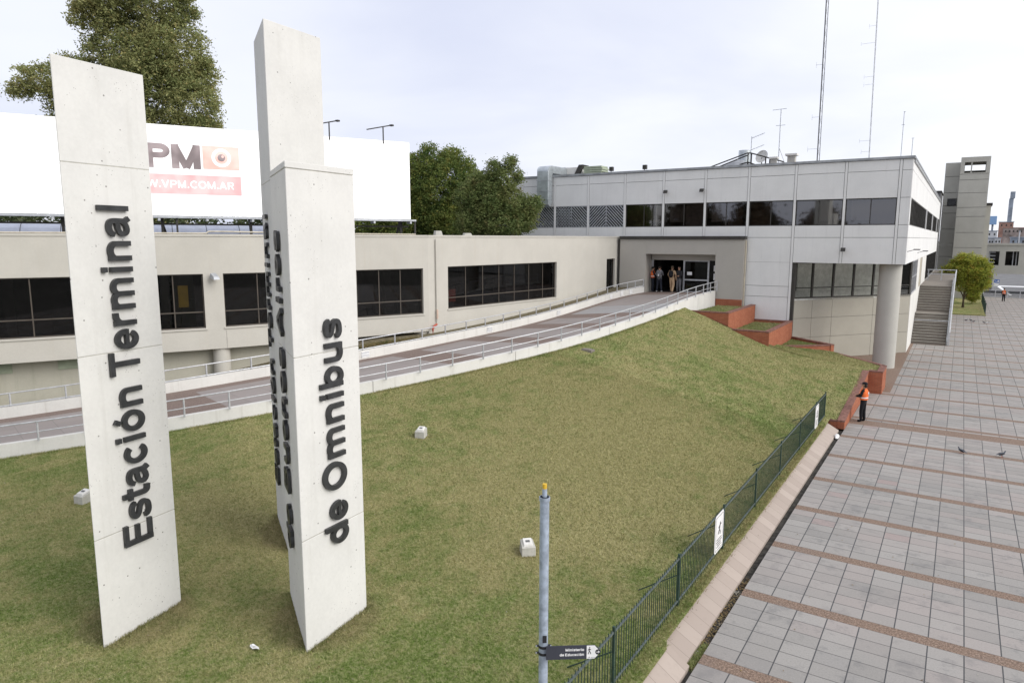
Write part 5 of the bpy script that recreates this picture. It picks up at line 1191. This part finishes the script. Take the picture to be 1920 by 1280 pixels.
m.build('wall', 'tower_concrete', an); MB().box(2.81, 4.1, AY+.2, AY+6, -.02, 2.94).build('pillar', 'matt_grey', an); MB().box(13, 14, AY+.41, AY+8.4, -.02, 2.94).build('pillar', 'matt_grey', an)
MB().box(3, 40, AY+8.5, AY+8.7, 3.1, 6.9).build('interior', 'dark_room', an)
for x in (3.4, 6.3, 6.7, 8.6): MB().box(x, x+.12, AY+1, AY+1.1, 3.1, 6.8).build('inner_post', 'far_white', an)
for z in (4.5, 5.0, 5.5, 6.0): MB().box(3.4, 4.2, AY+1.1, AY+1.2, z, z+.18).build('inner_slat', 'far_white', an)
# rails, sign and road marks in the car park
ra = thing('plaza_railing', (6, 117, 0), 'long grey pipe railing at the far end of the plaza', 'railing')
for z, nm in ((1.05, 'top_rail'), (.55, 'mid_rail')): MB().tube([(2.9, 117.2, z), (14, 117.2, z)], .04, 6).build(nm, 'rail_paint', ra)
for x in (2.9, 4.3, 5.7, 7.1, 8.5, 9.9, 11.3, 12.7, 14): MB().box(x-.04, x+.04, 117.16, 117.24, 0, 1.05).build('post', 'rail_paint', ra)
pk = thing('parking_sign', (4.55, 123, 0), 'small blue and white parking sign on a post', 'sign')
MB().box(4.25, 4.85, 123, 123.05, 1.75, 2.25).build('blue_panel', 'blue_sign', pk); MB().box(4.2, 4.8, 123, 123.05, 1.25, 1.74).build('white_panel', 'sign_white', pk); MB().box(4.5, 4.56, 123.06, 123.1, 0, 2.2).build('post', 'galvanised', pk)
MB().ball((4.42, 122.99, 2.08), .05, .005, .05).tube([(4.42, 122.99, 2.02), (4.44, 122.99, 1.9), (4.55, 122.99, 1.88)], .025, 5).box(4.62, 4.78, 122.98, 122.995, 1.85, 2.15).build('wheelchair_pictogram', 'sign_white', pk)
rm = MB().face([(6.2, 124, -.014), (6.55, 124, -.014), (6.0, 146, -.014), (5.5, 146, -.014)]).face([(5.5, 146.05, -.014), (11, 146.05, -.014), (11, 149, -.014), (5.5, 149, -.014)]).face([(10.5, 156, -.014), (13, 156, -.014), (13, 160, -.014), (10.5, 160, -.014)])
tag(rm.build('road_markings', 'sign_white'), kind='structure')
# grass plot with its own small fence
tag(MB().box(-.40, 2.62, 88.2, 116.5, 0, .12).build('lawn_patch', 'lawn_turf'), kind='structure')
ff = thing('plot_fence', (2.55, 88.4, .12), 'small dark green fence beside the yellow green tree', 'fence')
for y in (88.6, 92, 95.5, 99, 102.5, 106): MB().box(2.5, 2.58, y-.04, y+.04, .1, 1.35).build('post', 'fence_green', ff)
for a, b in zip((88.6, 92, 95.5, 99, 102.5), (92, 95.5, 99, 102.5, 106)):
    m = MB().box(2.53, 2.55, a, b, 1.2, 1.25).box(2.53, 2.55, a, b, .3, .35)
    for k in range(1, 26): y = a+(b-a)*k/26; m.box(2.53, 2.55, y-.012, y+.012, .2, 1.3)
    m.build('panel', 'fence_green', ff)
far = [('red_block', 'building', 27, 38, 700, 19, 14, 'far_brown', 'far reddish brick block beyond the annex roof'),
       ('white_house', 'building', 15.6, 21.5, 640, 13, 12, 'far_white', 'far white house next to the tower'),
       ('brown_block', 'building', 30, 62, 760, 14.5, 12, 'red_roof', 'long low brown row of far buildings at the right edge'),
       ('slate_block', 'building', 40, 75, 620, 9.5, 10, 'far_slate', 'far grey blue shed behind the white chimneys')]
def fblock(nm, cat, x0, x1, y, z, dpt, mat, lab, win=True):
    r = thing(nm, ((x0+x1)/2, y, 0), lab, cat); MB().box(x0, x1, y, y+dpt, 0, z).build('wall', mat, r)
    MB().box(x0-.4, x1+.4, y-.4, y+dpt+.4, z+.002, z+.6).build('roof', 'far_slate' if mat != 'far_brown' else 'red_roof', r)
    if win:
        n = max(2, int((x1-x0)/2.6))
        for k in range(n): xx = x0+(x1-x0)*(k+.5)/n; MB().box(xx-.5, xx+.5, y-.06, y-.01, z-3.2, z-1.7).build('window', 'dark_frame', r)
fblock('white_house', 'building', 15.9, 19.2, 640, 8.6, 10, 'far_white', 'small far white house with one square window')
fblock('white_house', 'building', 19.6, 23.4, 635, 8.8, 10, 'far_white', 'second far white house left of the brown blocks')
fblock('white_house', 'building', 15.6, 22.5, 690, 14.5, 10, 'far_white', 'taller far white house behind the two small ones')
fblock('brick_block', 'building', 25, 35, 740, 22.5, 12, 'red_roof', 'far red brick block under the slim tower')
fblock('brown_block', 'building', 27, 66, 700, 17, 14, 'far_brown', 'long far brown block along the horizon at the right edge')
fblock('slate_shed', 'building', 26, 60, 560, 9.0, 12, 'far_slate', 'far slate blue shed above the annex roof')
r = thing('slim_tower', (38, 900, 0), 'slim grey blue far tower with a square glass head', 'tower'); MB().box(36.8, 40.5, 900, 905, 0, 50).build('shaft', 'far_slate', r); MB().box(37.4, 41.4, 899, 905, 50.1, 57).build('head', 'far_slate', r)
r = thing('blue_tank', (20, 760, 0), 'far pale blue square tank above the white houses', 'tank'); MB().box(18.0, 23.5, 760, 765, 21, 28.5).build('tank_box', 'far_blue', r); MB().box(20, 21.5, 761, 764, 0, 21).build('stem', 'far_slate', r)
for k, x in enumerate((25.3, 28.4, 31.2, 34.2)):
    r = thing('white_chimney', (x, 470, 0), ['first', 'second', 'third', 'fourth'][k]+' slim white far chimney counted from the left above the annex roof', 'chimney', 'white chimneys on the horizon')
    MB().cyl((x, 470), .30, 0, 12.3+k*.55, 10).build('stack', 'far_white', r); MB().cyl((x, 470), .42, 12.32+k*.55, 12.6+k*.55, 10).build('rim', 'far_slate', r)
r = thing('street_lamp', (4.9*5.6, 560, 0), 'thin far lamp post standing right of the slim tower', 'lamp'); MB().tube([(35.5, 560, 0), (35.5, 560, 29)], .22, 6).build('pole', 'far_slate', r)

# ================================================================== TREES
def crown(name, blobs, n, size, mat, root, inner=.35, tri=False, droop=.0):
    B = np.array(blobs); vol = (B[:, 3]*B[:, 4]*B[:, 5])**(2/3); pb = vol/vol.sum()
    # leaf clumps gathered on the blob surfaces so that gaps and shaded hollows stay
    nc = int(n/26); bi = rng.choice(len(B), nc, p=pb); dirs = rng.normal(size=(nc, 3)); dirs /= np.linalg.norm(dirs, axis=1)[:, None]
    rad = (inner+(1-inner)*rng.random(nc)**.6)*(1+rng.normal(0, .05, nc)); cc_ = B[bi, :3]+dirs*B[bi, 3:]*rad[:, None]
    ci = rng.integers(0, nc, n); cs = rng.uniform(.5, 1.0, nc)*size*4.2; off = rng.normal(size=(n, 3))*cs[ci][:, None]*np.array([.55, .55, .42]); P = cc_[ci]+off
    P[:, 2] -= droop*rng.random(n)
    a = rng.normal(size=(n, 3)); a[:, 2] *= .7; a /= np.linalg.norm(a, axis=1)[:, None]; b = np.cross(a, rng.normal(size=(n, 3))); b /= np.linalg.norm(b, axis=1)[:, None]
    s_ = (size*rng.uniform(.6, 1.25, n))[:, None]; q = np.empty((n, 4, 3)); q[:, 0] = P-a*s_; q[:, 1] = P+b*s_*.42; q[:, 2] = P+a*s_; q[:, 3] = P-b*s_*.42
    return fastmesh(name, q.reshape(-1, 3), 4, mat, root)
def trunk(root, pts, r0, r1, limbs=()):
    m = MB().tube(pts, r0, 10, 0, r1)
    for l in limbs: m.tube(l, r1*1.1, 6, 0, r1*.25)
    m.build('trunk', 'bark', root, smooth=True)
t1 = thing('tall_tree', (-60.5, 35.5, 0), 'tall olive brown tree towering behind the billboard and left pylon', 'tree')
cx, cy = -60.5, 35.5; rr_ = np.array([.841, .541]); fw_ = np.array([-.541, .841])
def at(u, v, z, a, b, c): q = np.array([cx, cy])+rr_*u+fw_*v; return (q[0], q[1], z, a, b, c)
bl1 = [at(0.2, 0, 22, 3.6, 3.4, 4.2), at(-2.6, 1, 25, 2.7, 3, 3.6), at(2.6, 0, 23.5, 2.9, 3, 3.6), at(4.4, -1, 19.3, 2.1, 2.5, 2.6), at(3.4, 1, 16, 3.2, 3, 3.0), at(-1.5, -1, 17.5, 3.4, 3, 3.2),
       at(-3.0, 0, 29, 2.8, 2.7, 3.2), at(1.8, 0, 28.6, 2.8, 2.8, 3.0), at(-.5, 1, 32, 3.1, 2.8, 2.8), at(-4.2, 0, 20.6, 1.7, 2, 1.3), at(-8.6, -1, 21.4, 1.7, 1.6, 1.4), at(-10.1, -1, 20.6, 1.2, 1.2, .8), at(-7.0, 0, 19.6, 1.9, 1.6, 1.5), at(-5.4, 0, 20.9, 1.5, 1.4, 1.3), at(-5.2, 0, 18.6, 1.5, 1.4, 1.3), at(-7.8, 0, 17.9, 1.6, 1.5, .9), at(-6.4, 0, 22.8, 1.2, 1.3, .9),
       at(5.2, 0, 22.2, .9, 1.2, 1.2), at(5.6, -1, 17.0, 1.0, 1.3, 1.6), at(0, 0, 12, 4, 4, 4)]
for k in range(22):
    a_ = 6.283*k/22+random.random()*.3; rr0 = random.uniform(.95, 1.12); bl1.append(at(math.cos(a_)*4.9*rr0, random.uniform(-1, 1), 22.5+math.sin(a_)*9*rr0, random.uniform(.5, 1.1), random.uniform(.5, 1.0), random.uniform(.45, .9)))
crown('crown', bl1, 190000, .135, 'leaf_olive', t1, .45, droop=.25)
q = lambda u, v, z: (cx+rr_[0]*u+fw_[0]*v, cy+rr_[1]*u+fw_[1]*v, z)
trunk(t1, [q(0, 0, 0), q(.2, 0, 9), q(-.2, 0, 18), q(.1, 0, 27)], .6, .12, [[q(0, 0, 14), q(-4, 0, 18.3), q(-9, -1, 20.7)], [q(0, 0, 16), q(-2.6, .5, 22), q(-3, 0, 28)], [q(0, 0, 15), q(3, 0, 20), q(4.8, 0, 23)], [q(0, 0, 12), q(3, .5, 14.5), q(5, -.5, 17)]])
t2 = thing('dense_tree', (-32, 40.3, 0), 'broad dense dark green tree right of the billboard', 'tree')
cx, cy = -32, 40.3
bl2 = [at(-.2, 0, 11.4, 2.5, 2.3, 2.6), at(-1.6, .3, 12.6, 1.7, 1.7, 1.6), at(1.0, 0, 12.3, 1.8, 1.8, 1.7), at(2.2, 0, 10.6, 1.8, 1.8, 2.1), at(3.3, .3, 11.0, 1.3, 1.3, 1.5), at(3.8, .3, 9.6, 1.6, 1.5, 1.7), at(-.9, 0, 14.2, .6, .7, .55), at(.7, 0, 13.9, .9, .8, .6), at(-2.6, 0, 10, 1.9, 2, 2.4), at(.6, -.3, 8.6, 2.8, 2.2, 1.9), at(2.7, 0, 8.6, 1.6, 1.8, 1.6), at(-5.2, .5, 8.9, 2.4, 2, 1.6), at(-3, 0, 8.2, 2.5, 2, 1.7), at(-2.2, .2, 11.8, 1.5, 1.5, 2.0), at(1.9, -.2, 8.2, 2.2, 1.8, 1.2), at(-.8, -.3, 9.6, 2.4, 1.8, 1.5)]
crown('crown', bl2, 170000, .092, 'leaf_dark', t2, .6)
trunk(t2, [q(0, 0, 0), q(0, 0, 6), q(.2, 0, 10)], .35, .1, [[q(0, 0, 6), q(-2, 0, 10)], [q(0, 0, 7), q(2, 0, 10)]])
t3 = thing('leafy_tree', (-24.8, 37.4, 0), 'looser lighter green tree overlapping the left end of the panelled building', 'tree')
cx, cy = -25.2, 37.6
bl3 = [at(.2, 0, 11.3, .95, .9, 1.2), at(-.3, 0, 12.3, .6, .6, .6), at(.7, 0, 12.7, .42, .45, .5), at(1.25, 0, 11.9, .35, .4, .4), at(-.8, 0, 10.2, 1.3, 1.1, 1.5), at(-1.7, .4, 10.6, 1.2, 1.1, 1.2), at(-1.2, .3, 11.4, .8, .8, .9), at(.9, 0, 10.0, 1.1, 1.1, 1.2), at(1.9, 0, 9.9, .75, .8, .8), at(2.4, 0, 10.3, .35, .4, .35), at(.2, 0, 8.9, 1.7, 1.4, 1.0), at(1.7, 0, 9.0, .7, .8, .6), at(-1.6, .3, 9.0, 1.2, 1.1, 1.3)]
crown('crown', bl3, 60000, .08, 'leaf_light', t3, .45)
trunk(t3, [q(0, 0, 0), q(.1, 0, 7.5), q(.2, 0, 11)], .16, .05, [[q(.1, 0, 7.9), q(1.2, 0, 9.4), q(2.2, 0, 10.2)], [q(0, 0, 8.2), q(-1, 0, 10)], [q(.1, 0, 9.5), q(.7, 0, 12.4)]])
t4 = thing('background_tree', (-50, 30, 0), 'dark low tree mass seen under the billboard on the left', 'tree'); cx, cy = -50, 30
crown('crown', [at(-14, 2, 8.4, 5, 3, 2.6), at(-7, 0, 8.2, 5, 3, 2.5), at(0, 1, 8.6, 5, 3, 2.6), at(8, 2, 8.5, 5, 3, 2.5), at(14, 4, 8.4, 4, 3, 2.6)], 26000, .2, 'leaf_hedge', t4, .5)
trunk(t4, [q(0, 0, 0), q(0, 0, 8)], .35, .1)
t5 = thing('autumn_tree', (.55, 96.8, 0), 'small round yellow green tree beside the outdoor staircase', 'tree'); cx, cy = .55, 96.8
rr_ = np.array([1.0, 0.0]); fw_ = np.array([0.0, 1.0])
bl5 = [at(-.3, 0, 4.6, 1.5, 1.5, 1.5), at(.9, 0, 4.6, 1.3, 1.5, 1.4), at(-1.2, 0, 4.0, 1.2, 1.2, 1.2), at(1.6, 0, 3.9, .85, 1.1, 1.2), at(0.2, 0, 5.6, 1.1, 1.1, .75), at(-.2, 0, 3.0, 1.5, 1.2, 1.0), at(1.1, 0, 2.9, 1.0, 1.1, .9), at(1.2, 0, 5.4, .7, .8, .6), at(-1.9, .3, 4.4, .6, .7, .5), at(2.0, 0, 4.9, .5, .6, .5), at(-1.0, 0, 5.4, .6, .7, .5), at(.9, 0, 1.9, .6, .6, .5), at(1.9, 0, 2.9, .55, .7, .6), at(-.5, 0, 6.1, .4, .5, .35)]
crown('crown', bl5, 30000, .11, 'leaf_yellow', t5, .25)
trunk(t5, [q(0, 0, 0), q(.0, 0, 1.4), q(.1, 0, 3)], .17, .08, [[q(0, 0, 1.2), q(.8, 0, 2.6)], [q(0, 0, 1.3), q(-.8, 0, 2.8)]])
t6 = thing('small_shrub', (1.6, 103, 0), 'small orange tinged shrub behind the yellow green tree', 'shrub'); cx, cy = 1.5, 103
crown('crown', [at(0, 0, 1.2, .8, .8, .9), at(.5, 0, 1.9, .4, .5, .4)], 4000, .1, 'leaf_yellow', t6, .3)

# ================================================================== PEOPLE
def skinmesh(verts, edges, radii, root=0, sub_=1):
    me = bpy.data.meshes.new('s'); me.from_pydata(verts, edges, []); o = bpy.data.objects.new('s', me); COL.objects.link(o)
    sk = o.modifiers.new('skin', 'SKIN'); sk.branch_smoothing = .4; ss = o.modifiers.new('sub', 'SUBSURF'); ss.levels = sub_; ss.render_levels = sub_
    for i, r in enumerate(radii):
        v = me.skin_vertices[0].data[i]; v.radius = (r, r) if not isinstance(r, tuple) else r; v.use_root = (i == root)
    dg = bpy.context.evaluated_depsgraph_get(); m2 = bpy.data.meshes.new_from_object(o.evaluated_get(dg)); bpy.data.objects.remove(o); return m2
def person(loc, face, lab, arms, legs, mats, hat=None, vest=None, pack=None, hair='hair', H=1.75, group=None, headturn=0.0):
    """local frame: looks along +Y, x to its right; arms = ((shoulder side) elbow, wrist) points; legs = (knee, ankle) points"""
    k = H/1.75; V3 = [(0,0,.95),(0,0,1.08),(0,.0,1.24),(0,0,1.40),(0,.0,1.49),(0,.015,1.57),(0,.02,1.66),(0,.015,1.72)]
    Rr = [(.180,.130),(.170,.130),(.190,.135),(.165,.115),(.060,.060),(.070,.080),(.080,.095),(.050,.060)]; E = [(i, i+1) for i in range(7)]
    for s_, (el, wr) in zip((-1, 1), arms):
        b = len(V3); V3 += [(s_*.175, 0, 1.42), el, wr, tuple(Vector(wr)+(Vector(wr)-Vector(el)).normalized()*.08)]; Rr += [.075, .060, .042, (.042, .024)]; E += [(3, b), (b, b+1), (b+1, b+2), (b+2, b+3)]
    for s_, (kn, an_) in zip((-1, 1), legs):
        b = len(V3); V3 += [(s_*.095, 0, .86), kn, an_, (an_[0]+s_*.01, an_[1]+.02, .05), (an_[0]+s_*.02, an_[1]+.15, .035)]; Rr += [.112, .085, .066, .056, (.052, .036)]; E += [(0, b), (b, b+1), (b+1, b+2), (b+2, b+3), (b+3, b+4)]
    me = skinmesh(V3, E, Rr)
    r = thing('person', loc, lab, 'person', group, rz=face)
    names = mats; me.materials.clear()
    for n_ in names: me.materials.append(MATS[n_])     # 0 top, 1 trousers, 2 skin, 3 shoes
    hands = [Vector(a[1])+(Vector(a[1])-Vector(a[0])).normalized()*.06 for a in arms]
    for p in me.polygons:
        c = p.center; mi = 0
        if c.z < .93 and not any((c-h).length < .28 and abs(c.x) > .19 for h in hands): mi = 1
        if c.z < .085: mi = 3
        if c.z > 1.50: mi = 2
        if any((c-h).length < .085 for h in hands): mi = 2
        p.material_index = mi
    # nose, ears, eyes and unequal bent fingers join the same body mesh
    bm = bmesh.new(); bm.from_mesh(me); fm = MB()
    fm.ball((0, .118, 1.635), .014, .02, .02, 2, 8, 6); fm.ball((-.083, .01, 1.64), .012, .02, .03, 2, 8, 6).ball((.083, .01, 1.64), .012, .02, .03, 2, 8, 6)
    fm.ball((-.032, .105, 1.665), .011, .007, .007, 3, 8, 6).ball((.032, .105, 1.665), .011, .007, .007, 3, 8, 6); fm.box(-.022, .022, .10, .112, 1.588, 1.596, 3)
    for a, s_ in zip(arms, (-1, 1)):
        el, wr = Vector(a[0]), Vector(a[1]); d = (wr-el).normalized(); sd_ = Vector((1, 0, 0)) if abs(d.x) < .8 else Vector((0, 1, 0)); nn = d.cross(sd_).normalized(); base = wr+d*.085
        for j, l in enumerate((.058, .068, .064, .050)):
            p0 = base+sd_*(-.027+.018*j); fm.tube([p0, p0+d*l*.5+nn*.006, p0+d*l*.9-nn*.016], .0085, 6, 2, .006)
        p0 = wr+d*.03-sd_*.03*s_; fm.tube([p0, p0-sd_*.022*s_+d*.025, p0-sd_*.026*s_+d*.055], .010, 6, 2, .007)
    b0 = [bm.verts.new(v) for v in fm.v]
    for f, mi in zip(fm.f, fm.mi):
        try: nf = bm.faces.new([b0[i] for i in f]); nf.material_index = mi
        except ValueError: pass
    bm.to_mesh(me); bm.free(); me.name = 'body'
    me.polygons.foreach_set('use_smooth', [True]*len(me.polygons)); me.update()
    o = bpy.data.objects.new('body', me); COL.objects.link(o); o.parent = r
    add = lambda mb, nm, mt: setattr(mb.build(nm, mt, None, smooth=True), 'parent', r)
    if hair and not hat:
        h = MB().ball((0, -.005, 1.685), .098, .112, .085, 0, 16, 10); h.v = [(x, y, max(z, 1.60+.10*(y > .05))) for x, y, z in h.v]; add(h, 'hair', hair)
    if hat:
        h = MB().ball((0, .0, 1.70), .102, .118, .085, 0, 16, 10); h.v = [(x, y, max(z, 1.685)) for x, y, z in h.v]; h.solid([(-.07, .09, 1.69), (.07, .09, 1.69), (.05, .20, 1.675), (-.05, .20, 1.675), (-.07, .09, 1.70), (.07, .09, 1.70), (.05, .20, 1.685), (-.05, .20, 1.685)], [(0,3,2,1),(4,5,6,7),(0,1,5,4),(1,2,6,5),(2,3,7,6),(3,0,4,7)]); add(h, 'cap', hat)
        h = MB().ball((0, -.035, 1.61), .088, .075, .09, 0, 14, 8); add(h, 'hair', 'hair')
    if vest:
        m = MB(); n = 20; prof = [(1.00, .205, .160), (1.12, .205, .162), (1.25, .222, .168), (1.36, .222, .158), (1.44, .165, .125), (1.485, .09, .085)]
        R2 = [[(a*math.cos(6.283*k/n), b*math.sin(6.283*k/n), z) for k in range(n)] for z, a, b in prof]; vs = [q_ for g_ in R2 for q_ in g_]
        m.solid(vs, [(j*n+k_, j*n+(k_+1) % n, (j+1)*n+(k_+1) % n, (j+1)*n+k_) for j in range(len(prof)-1) for k_ in range(n)]); add(m, 'vest', vest)
        m = MB(); 
        R2 = [[(a*1.012*math.cos(6.283*k/n), b*1.012*math.sin(6.283*k/n), z) for k in range(n)] for z, a, b in ((1.075, .208, .165), (1.125, .208, .165))]; vs = [q_ for g_ in R2 for q_ in g_]; m.solid(vs, [(k_, (k_+1) % n, n+(k_+1) % n, n+k_) for k_ in range(n)])
        m.box(-.055, .055, -.180, -.166, 1.27, 1.35).box(-.055, .055, .166, .180, 1.25, 1.31); add(m, 'reflective_band', 'silver_strip')
    if pack:
        m = MB().ball((0, -.215, 1.24), .155, .095, .24, 0, 14, 10); m.v = [(max(-.145, min(.145, x*1.15)), y, z) for x, y, z in m.v]; m.ball((0, -.29, 1.15), .105, .045, .10, 0, 12, 8); add(m, 'backpack', pack)
        m = MB()
        for s_ in (-1, 1): m.tube([(s_*.09, -.14, 1.42), (s_*.105, .02, 1.50), (s_*.12, .125, 1.36), (s_*.13, .09, 1.16), (s_*.12, -.12, 1.08)], .017, 6)
        m.box(-.02, .02, -.342, -.335, 1.10, 1.24, 0); add(m, 'shoulder_strap', 'silver_strip' if pack == 'grey_cloth' else 'black_cloth')
    r.scale = (k, k, k); return r
down = (((-.23, .0, 1.15), (-.24, .05, .92)), ((.23, .0, 1.15), (.24, .05, .92)))
stand = (((-.10, .02, .48), (-.11, 0, .09)), ((.10, .02, .48), (.11, 0, .09)))
step = (((-.10, .10, .48), (-.10, .16, .10)), ((.10, .02, .47), (.10, -.16, .12)))
front = (((-.23, .07, 1.16), (-.12, .27, 1.13)), ((.23, .07, 1.16), (.10, .28, 1.16)))
person((-3.14, 33.62, 0), math.radians(78), 'guard in black uniform, orange vest and cap standing by the brick wall', front, (((-.10, .05, .48), (-.10, .03, .09)), ((.10, .0, .48), (.11, -.04, .09))), ['black_cloth', 'black_cloth', 'skin', 'black_cloth'], hat='black_cloth', vest='orange_vest', H=1.76)
person((4.99, 110.7, 0), math.radians(-20), 'distant person in orange vest and black trousers near the far railing', down, stand, ['black_cloth', 'black_cloth', 'skin', 'black_cloth'], vest='orange_vest', H=1.72)
person((-18.92, 48.45, 4.18), math.radians(-60), 'person in orange vest half hidden at the left side of the entrance', front, stand, ['navy_cloth', 'navy_cloth', 'skin', 'black_cloth'], vest='orange_vest', H=1.80)
person((-18.32, 48.2, 4.18), math.radians(8), 'person with grey backpack and white shoes standing in the entrance', front, (((-.12, .02, .48), (-.16, 0, .09)), ((.12, .02, .48), (.17, -.02, .09))), ['grey_cloth', 'navy_cloth', 'skin', 'shoe_white'], pack='grey_cloth', H=1.86)
person((-17.4, 48.3, 4.18), math.radians(-4), 'person in beige clothes with black backpack walking into the entrance', (((-.27, -.02, 1.17), (-.25, .15, 1.0)), ((.25, .0, 1.16), (.27, .03, .93))), step, ['beige_cloth', 'beige_cloth', 'skin', 'grey_cloth'], pack='black_cloth', hair='bark', H=1.90)
person((-16.92, 48.4, 4.18), math.radians(170), 'person in dark jacket and grey trousers facing out of the doorway', front, stand, ['charcoal_cloth', 'grey_cloth', 'skin', 'black_cloth'], H=1.88)

# ================================================================== PIGEONS
def pigeon(x, y, rz, lab, walk=0.0, light=False):
    r = thing('pigeon', (x, y, 0.0), lab, 'pigeon', 'pigeons on the plaza', rz); r.scale = (.86, .86, .86); A = Matrix.Rotation(math.radians(-18), 3, 'Y')
    m = MB().ball((0, 0, .135), .115, .058, .060, 0, 12, 8, A).ball((.09, 0, .165), .055, .045, .05, 0, 10, 7)
    m.tube([(.10, 0, .18), (.135, 0, .225), (.145, 0, .255)], .030, 8, 0, .020).ball((.150, 0, .262), .026, .021, .022, 0, 10, 7).tube([(.168, 0, .260), (.195, 0, .252)], .007, 5, 0, .002)
    m.solid([(-.08, -.03, .13), (-.08, .03, .13), (-.22, .035, .095), (-.22, -.035, .095), (-.08, -.03, .145), (-.08, .03, .145), (-.22, .035, .102), (-.22, -.035, .102)], [(0,3,2,1),(4,5,6,7),(0,1,5,4),(1,2,6,5),(2,3,7,6),(3,0,4,7)])
    setattr(m.build('body', 'pigeon_grey', None, smooth=True), 'parent', r); m = MB()
    for s_ in (-1, 1): m.ball((-.03, s_*.052, .14), .12, .014, .042, 0, 10, 6, A)
    setattr(m.build('wing', 'pigeon_dark' if not light else 'plastic_white', None, smooth=True), 'parent', r); m = MB()
    for s_ in (-1, 1):
        m.tube([(.015, s_*.025, .09), (.01+walk*s_*.02, s_*.026, .045), (.02+walk*s_*.03, s_*.026, .004)], .006, 5)
        for a in (-.5, 0, .5): m.tube([(.02+walk*s_*.03, s_*.026, .005), (.02+walk*s_*.03+.035*math.cos(a), s_*.026+.035*math.sin(a), .004)], .004, 4)
    setattr(m.build('legs', 'red_paint', None), 'parent', r)
pigeon(.58, 30.5, 2.6, 'dark pigeon on the plaza, left of the two nearer birds', 1); pigeon(1.82, 30.8, .5, 'grey pigeon on the plaza near the right edge, nearer pair', 1)
for i, (x, y, a, lt) in enumerate(((.84, 81.6, .4, 0), (1.24, 81.9, 2.8, 0), (1.44, 80.7, 0, 0), (2.3, 80.3, 3.4, 0), (2.56, 80.2, .3, 1))):
    pigeon(x, y, a, ['far pigeon by the staircase foot, first of five from the left', 'far pigeon near the staircase, second of five from the left', 'far pigeon near the grass plot, middle one of five', 'dark far pigeon, fourth of five from the left', 'far pigeon with white wings, last of five on the right'][i], 0, bool(lt))

# ================================================================== WHAT THE WINDOWS MIRROR (behind the viewpoint)
rr_ = np.array([1.0, 0.0]); fw_ = np.array([0.0, 1.0])
for i, (x, y, h, w, lab) in enumerate(((-33, -38, 15, 4.5, 'broad street tree behind the viewpoint, nearer to the station'), (-46, -42, 17.5, 5.5, 'tallest street tree behind the viewpoint'), (-22, -44, 13.5, 4, 'small street tree behind the viewpoint'))):
    tr_ = thing('street_tree', (x, y, 0), lab, 'tree', 'street trees behind the viewpoint'); cx, cy = x, y
    leafmat('leaf_brown', (.045, .040, .026), (.085, .068, .040), None, .4) if i == 0 else None  # dark brown foliage colour
    crown('crown', [at(0, 0, h*.62, w, w, h*.30), at(-w*.6, 0, h*.5, w*.6, w*.6, h*.2), at(w*.6, 0, h*.55, w*.6, w*.6, h*.2), at(0, 0, h*.85, w*.5, w*.5, h*.14)], 9000, .5, 'leaf_brown', tr_, .4)
    trunk(tr_, [(x, y, 0), (x, y, h*.4), (x, y, h*.7)], .5, .15)
ob = thing('office_block', (-75, -60, 0), 'plain pale office block across the road behind the viewpoint', 'building')
MB().box(-92, -62, -75, -60, 0, 26).build('wall', 'far_white', ob)
for z in (5, 9, 13, 17, 21): MB().box(-91, -63, -59.99, -59.9, z, z+1.6).build('window_band', 'dark_frame', ob)
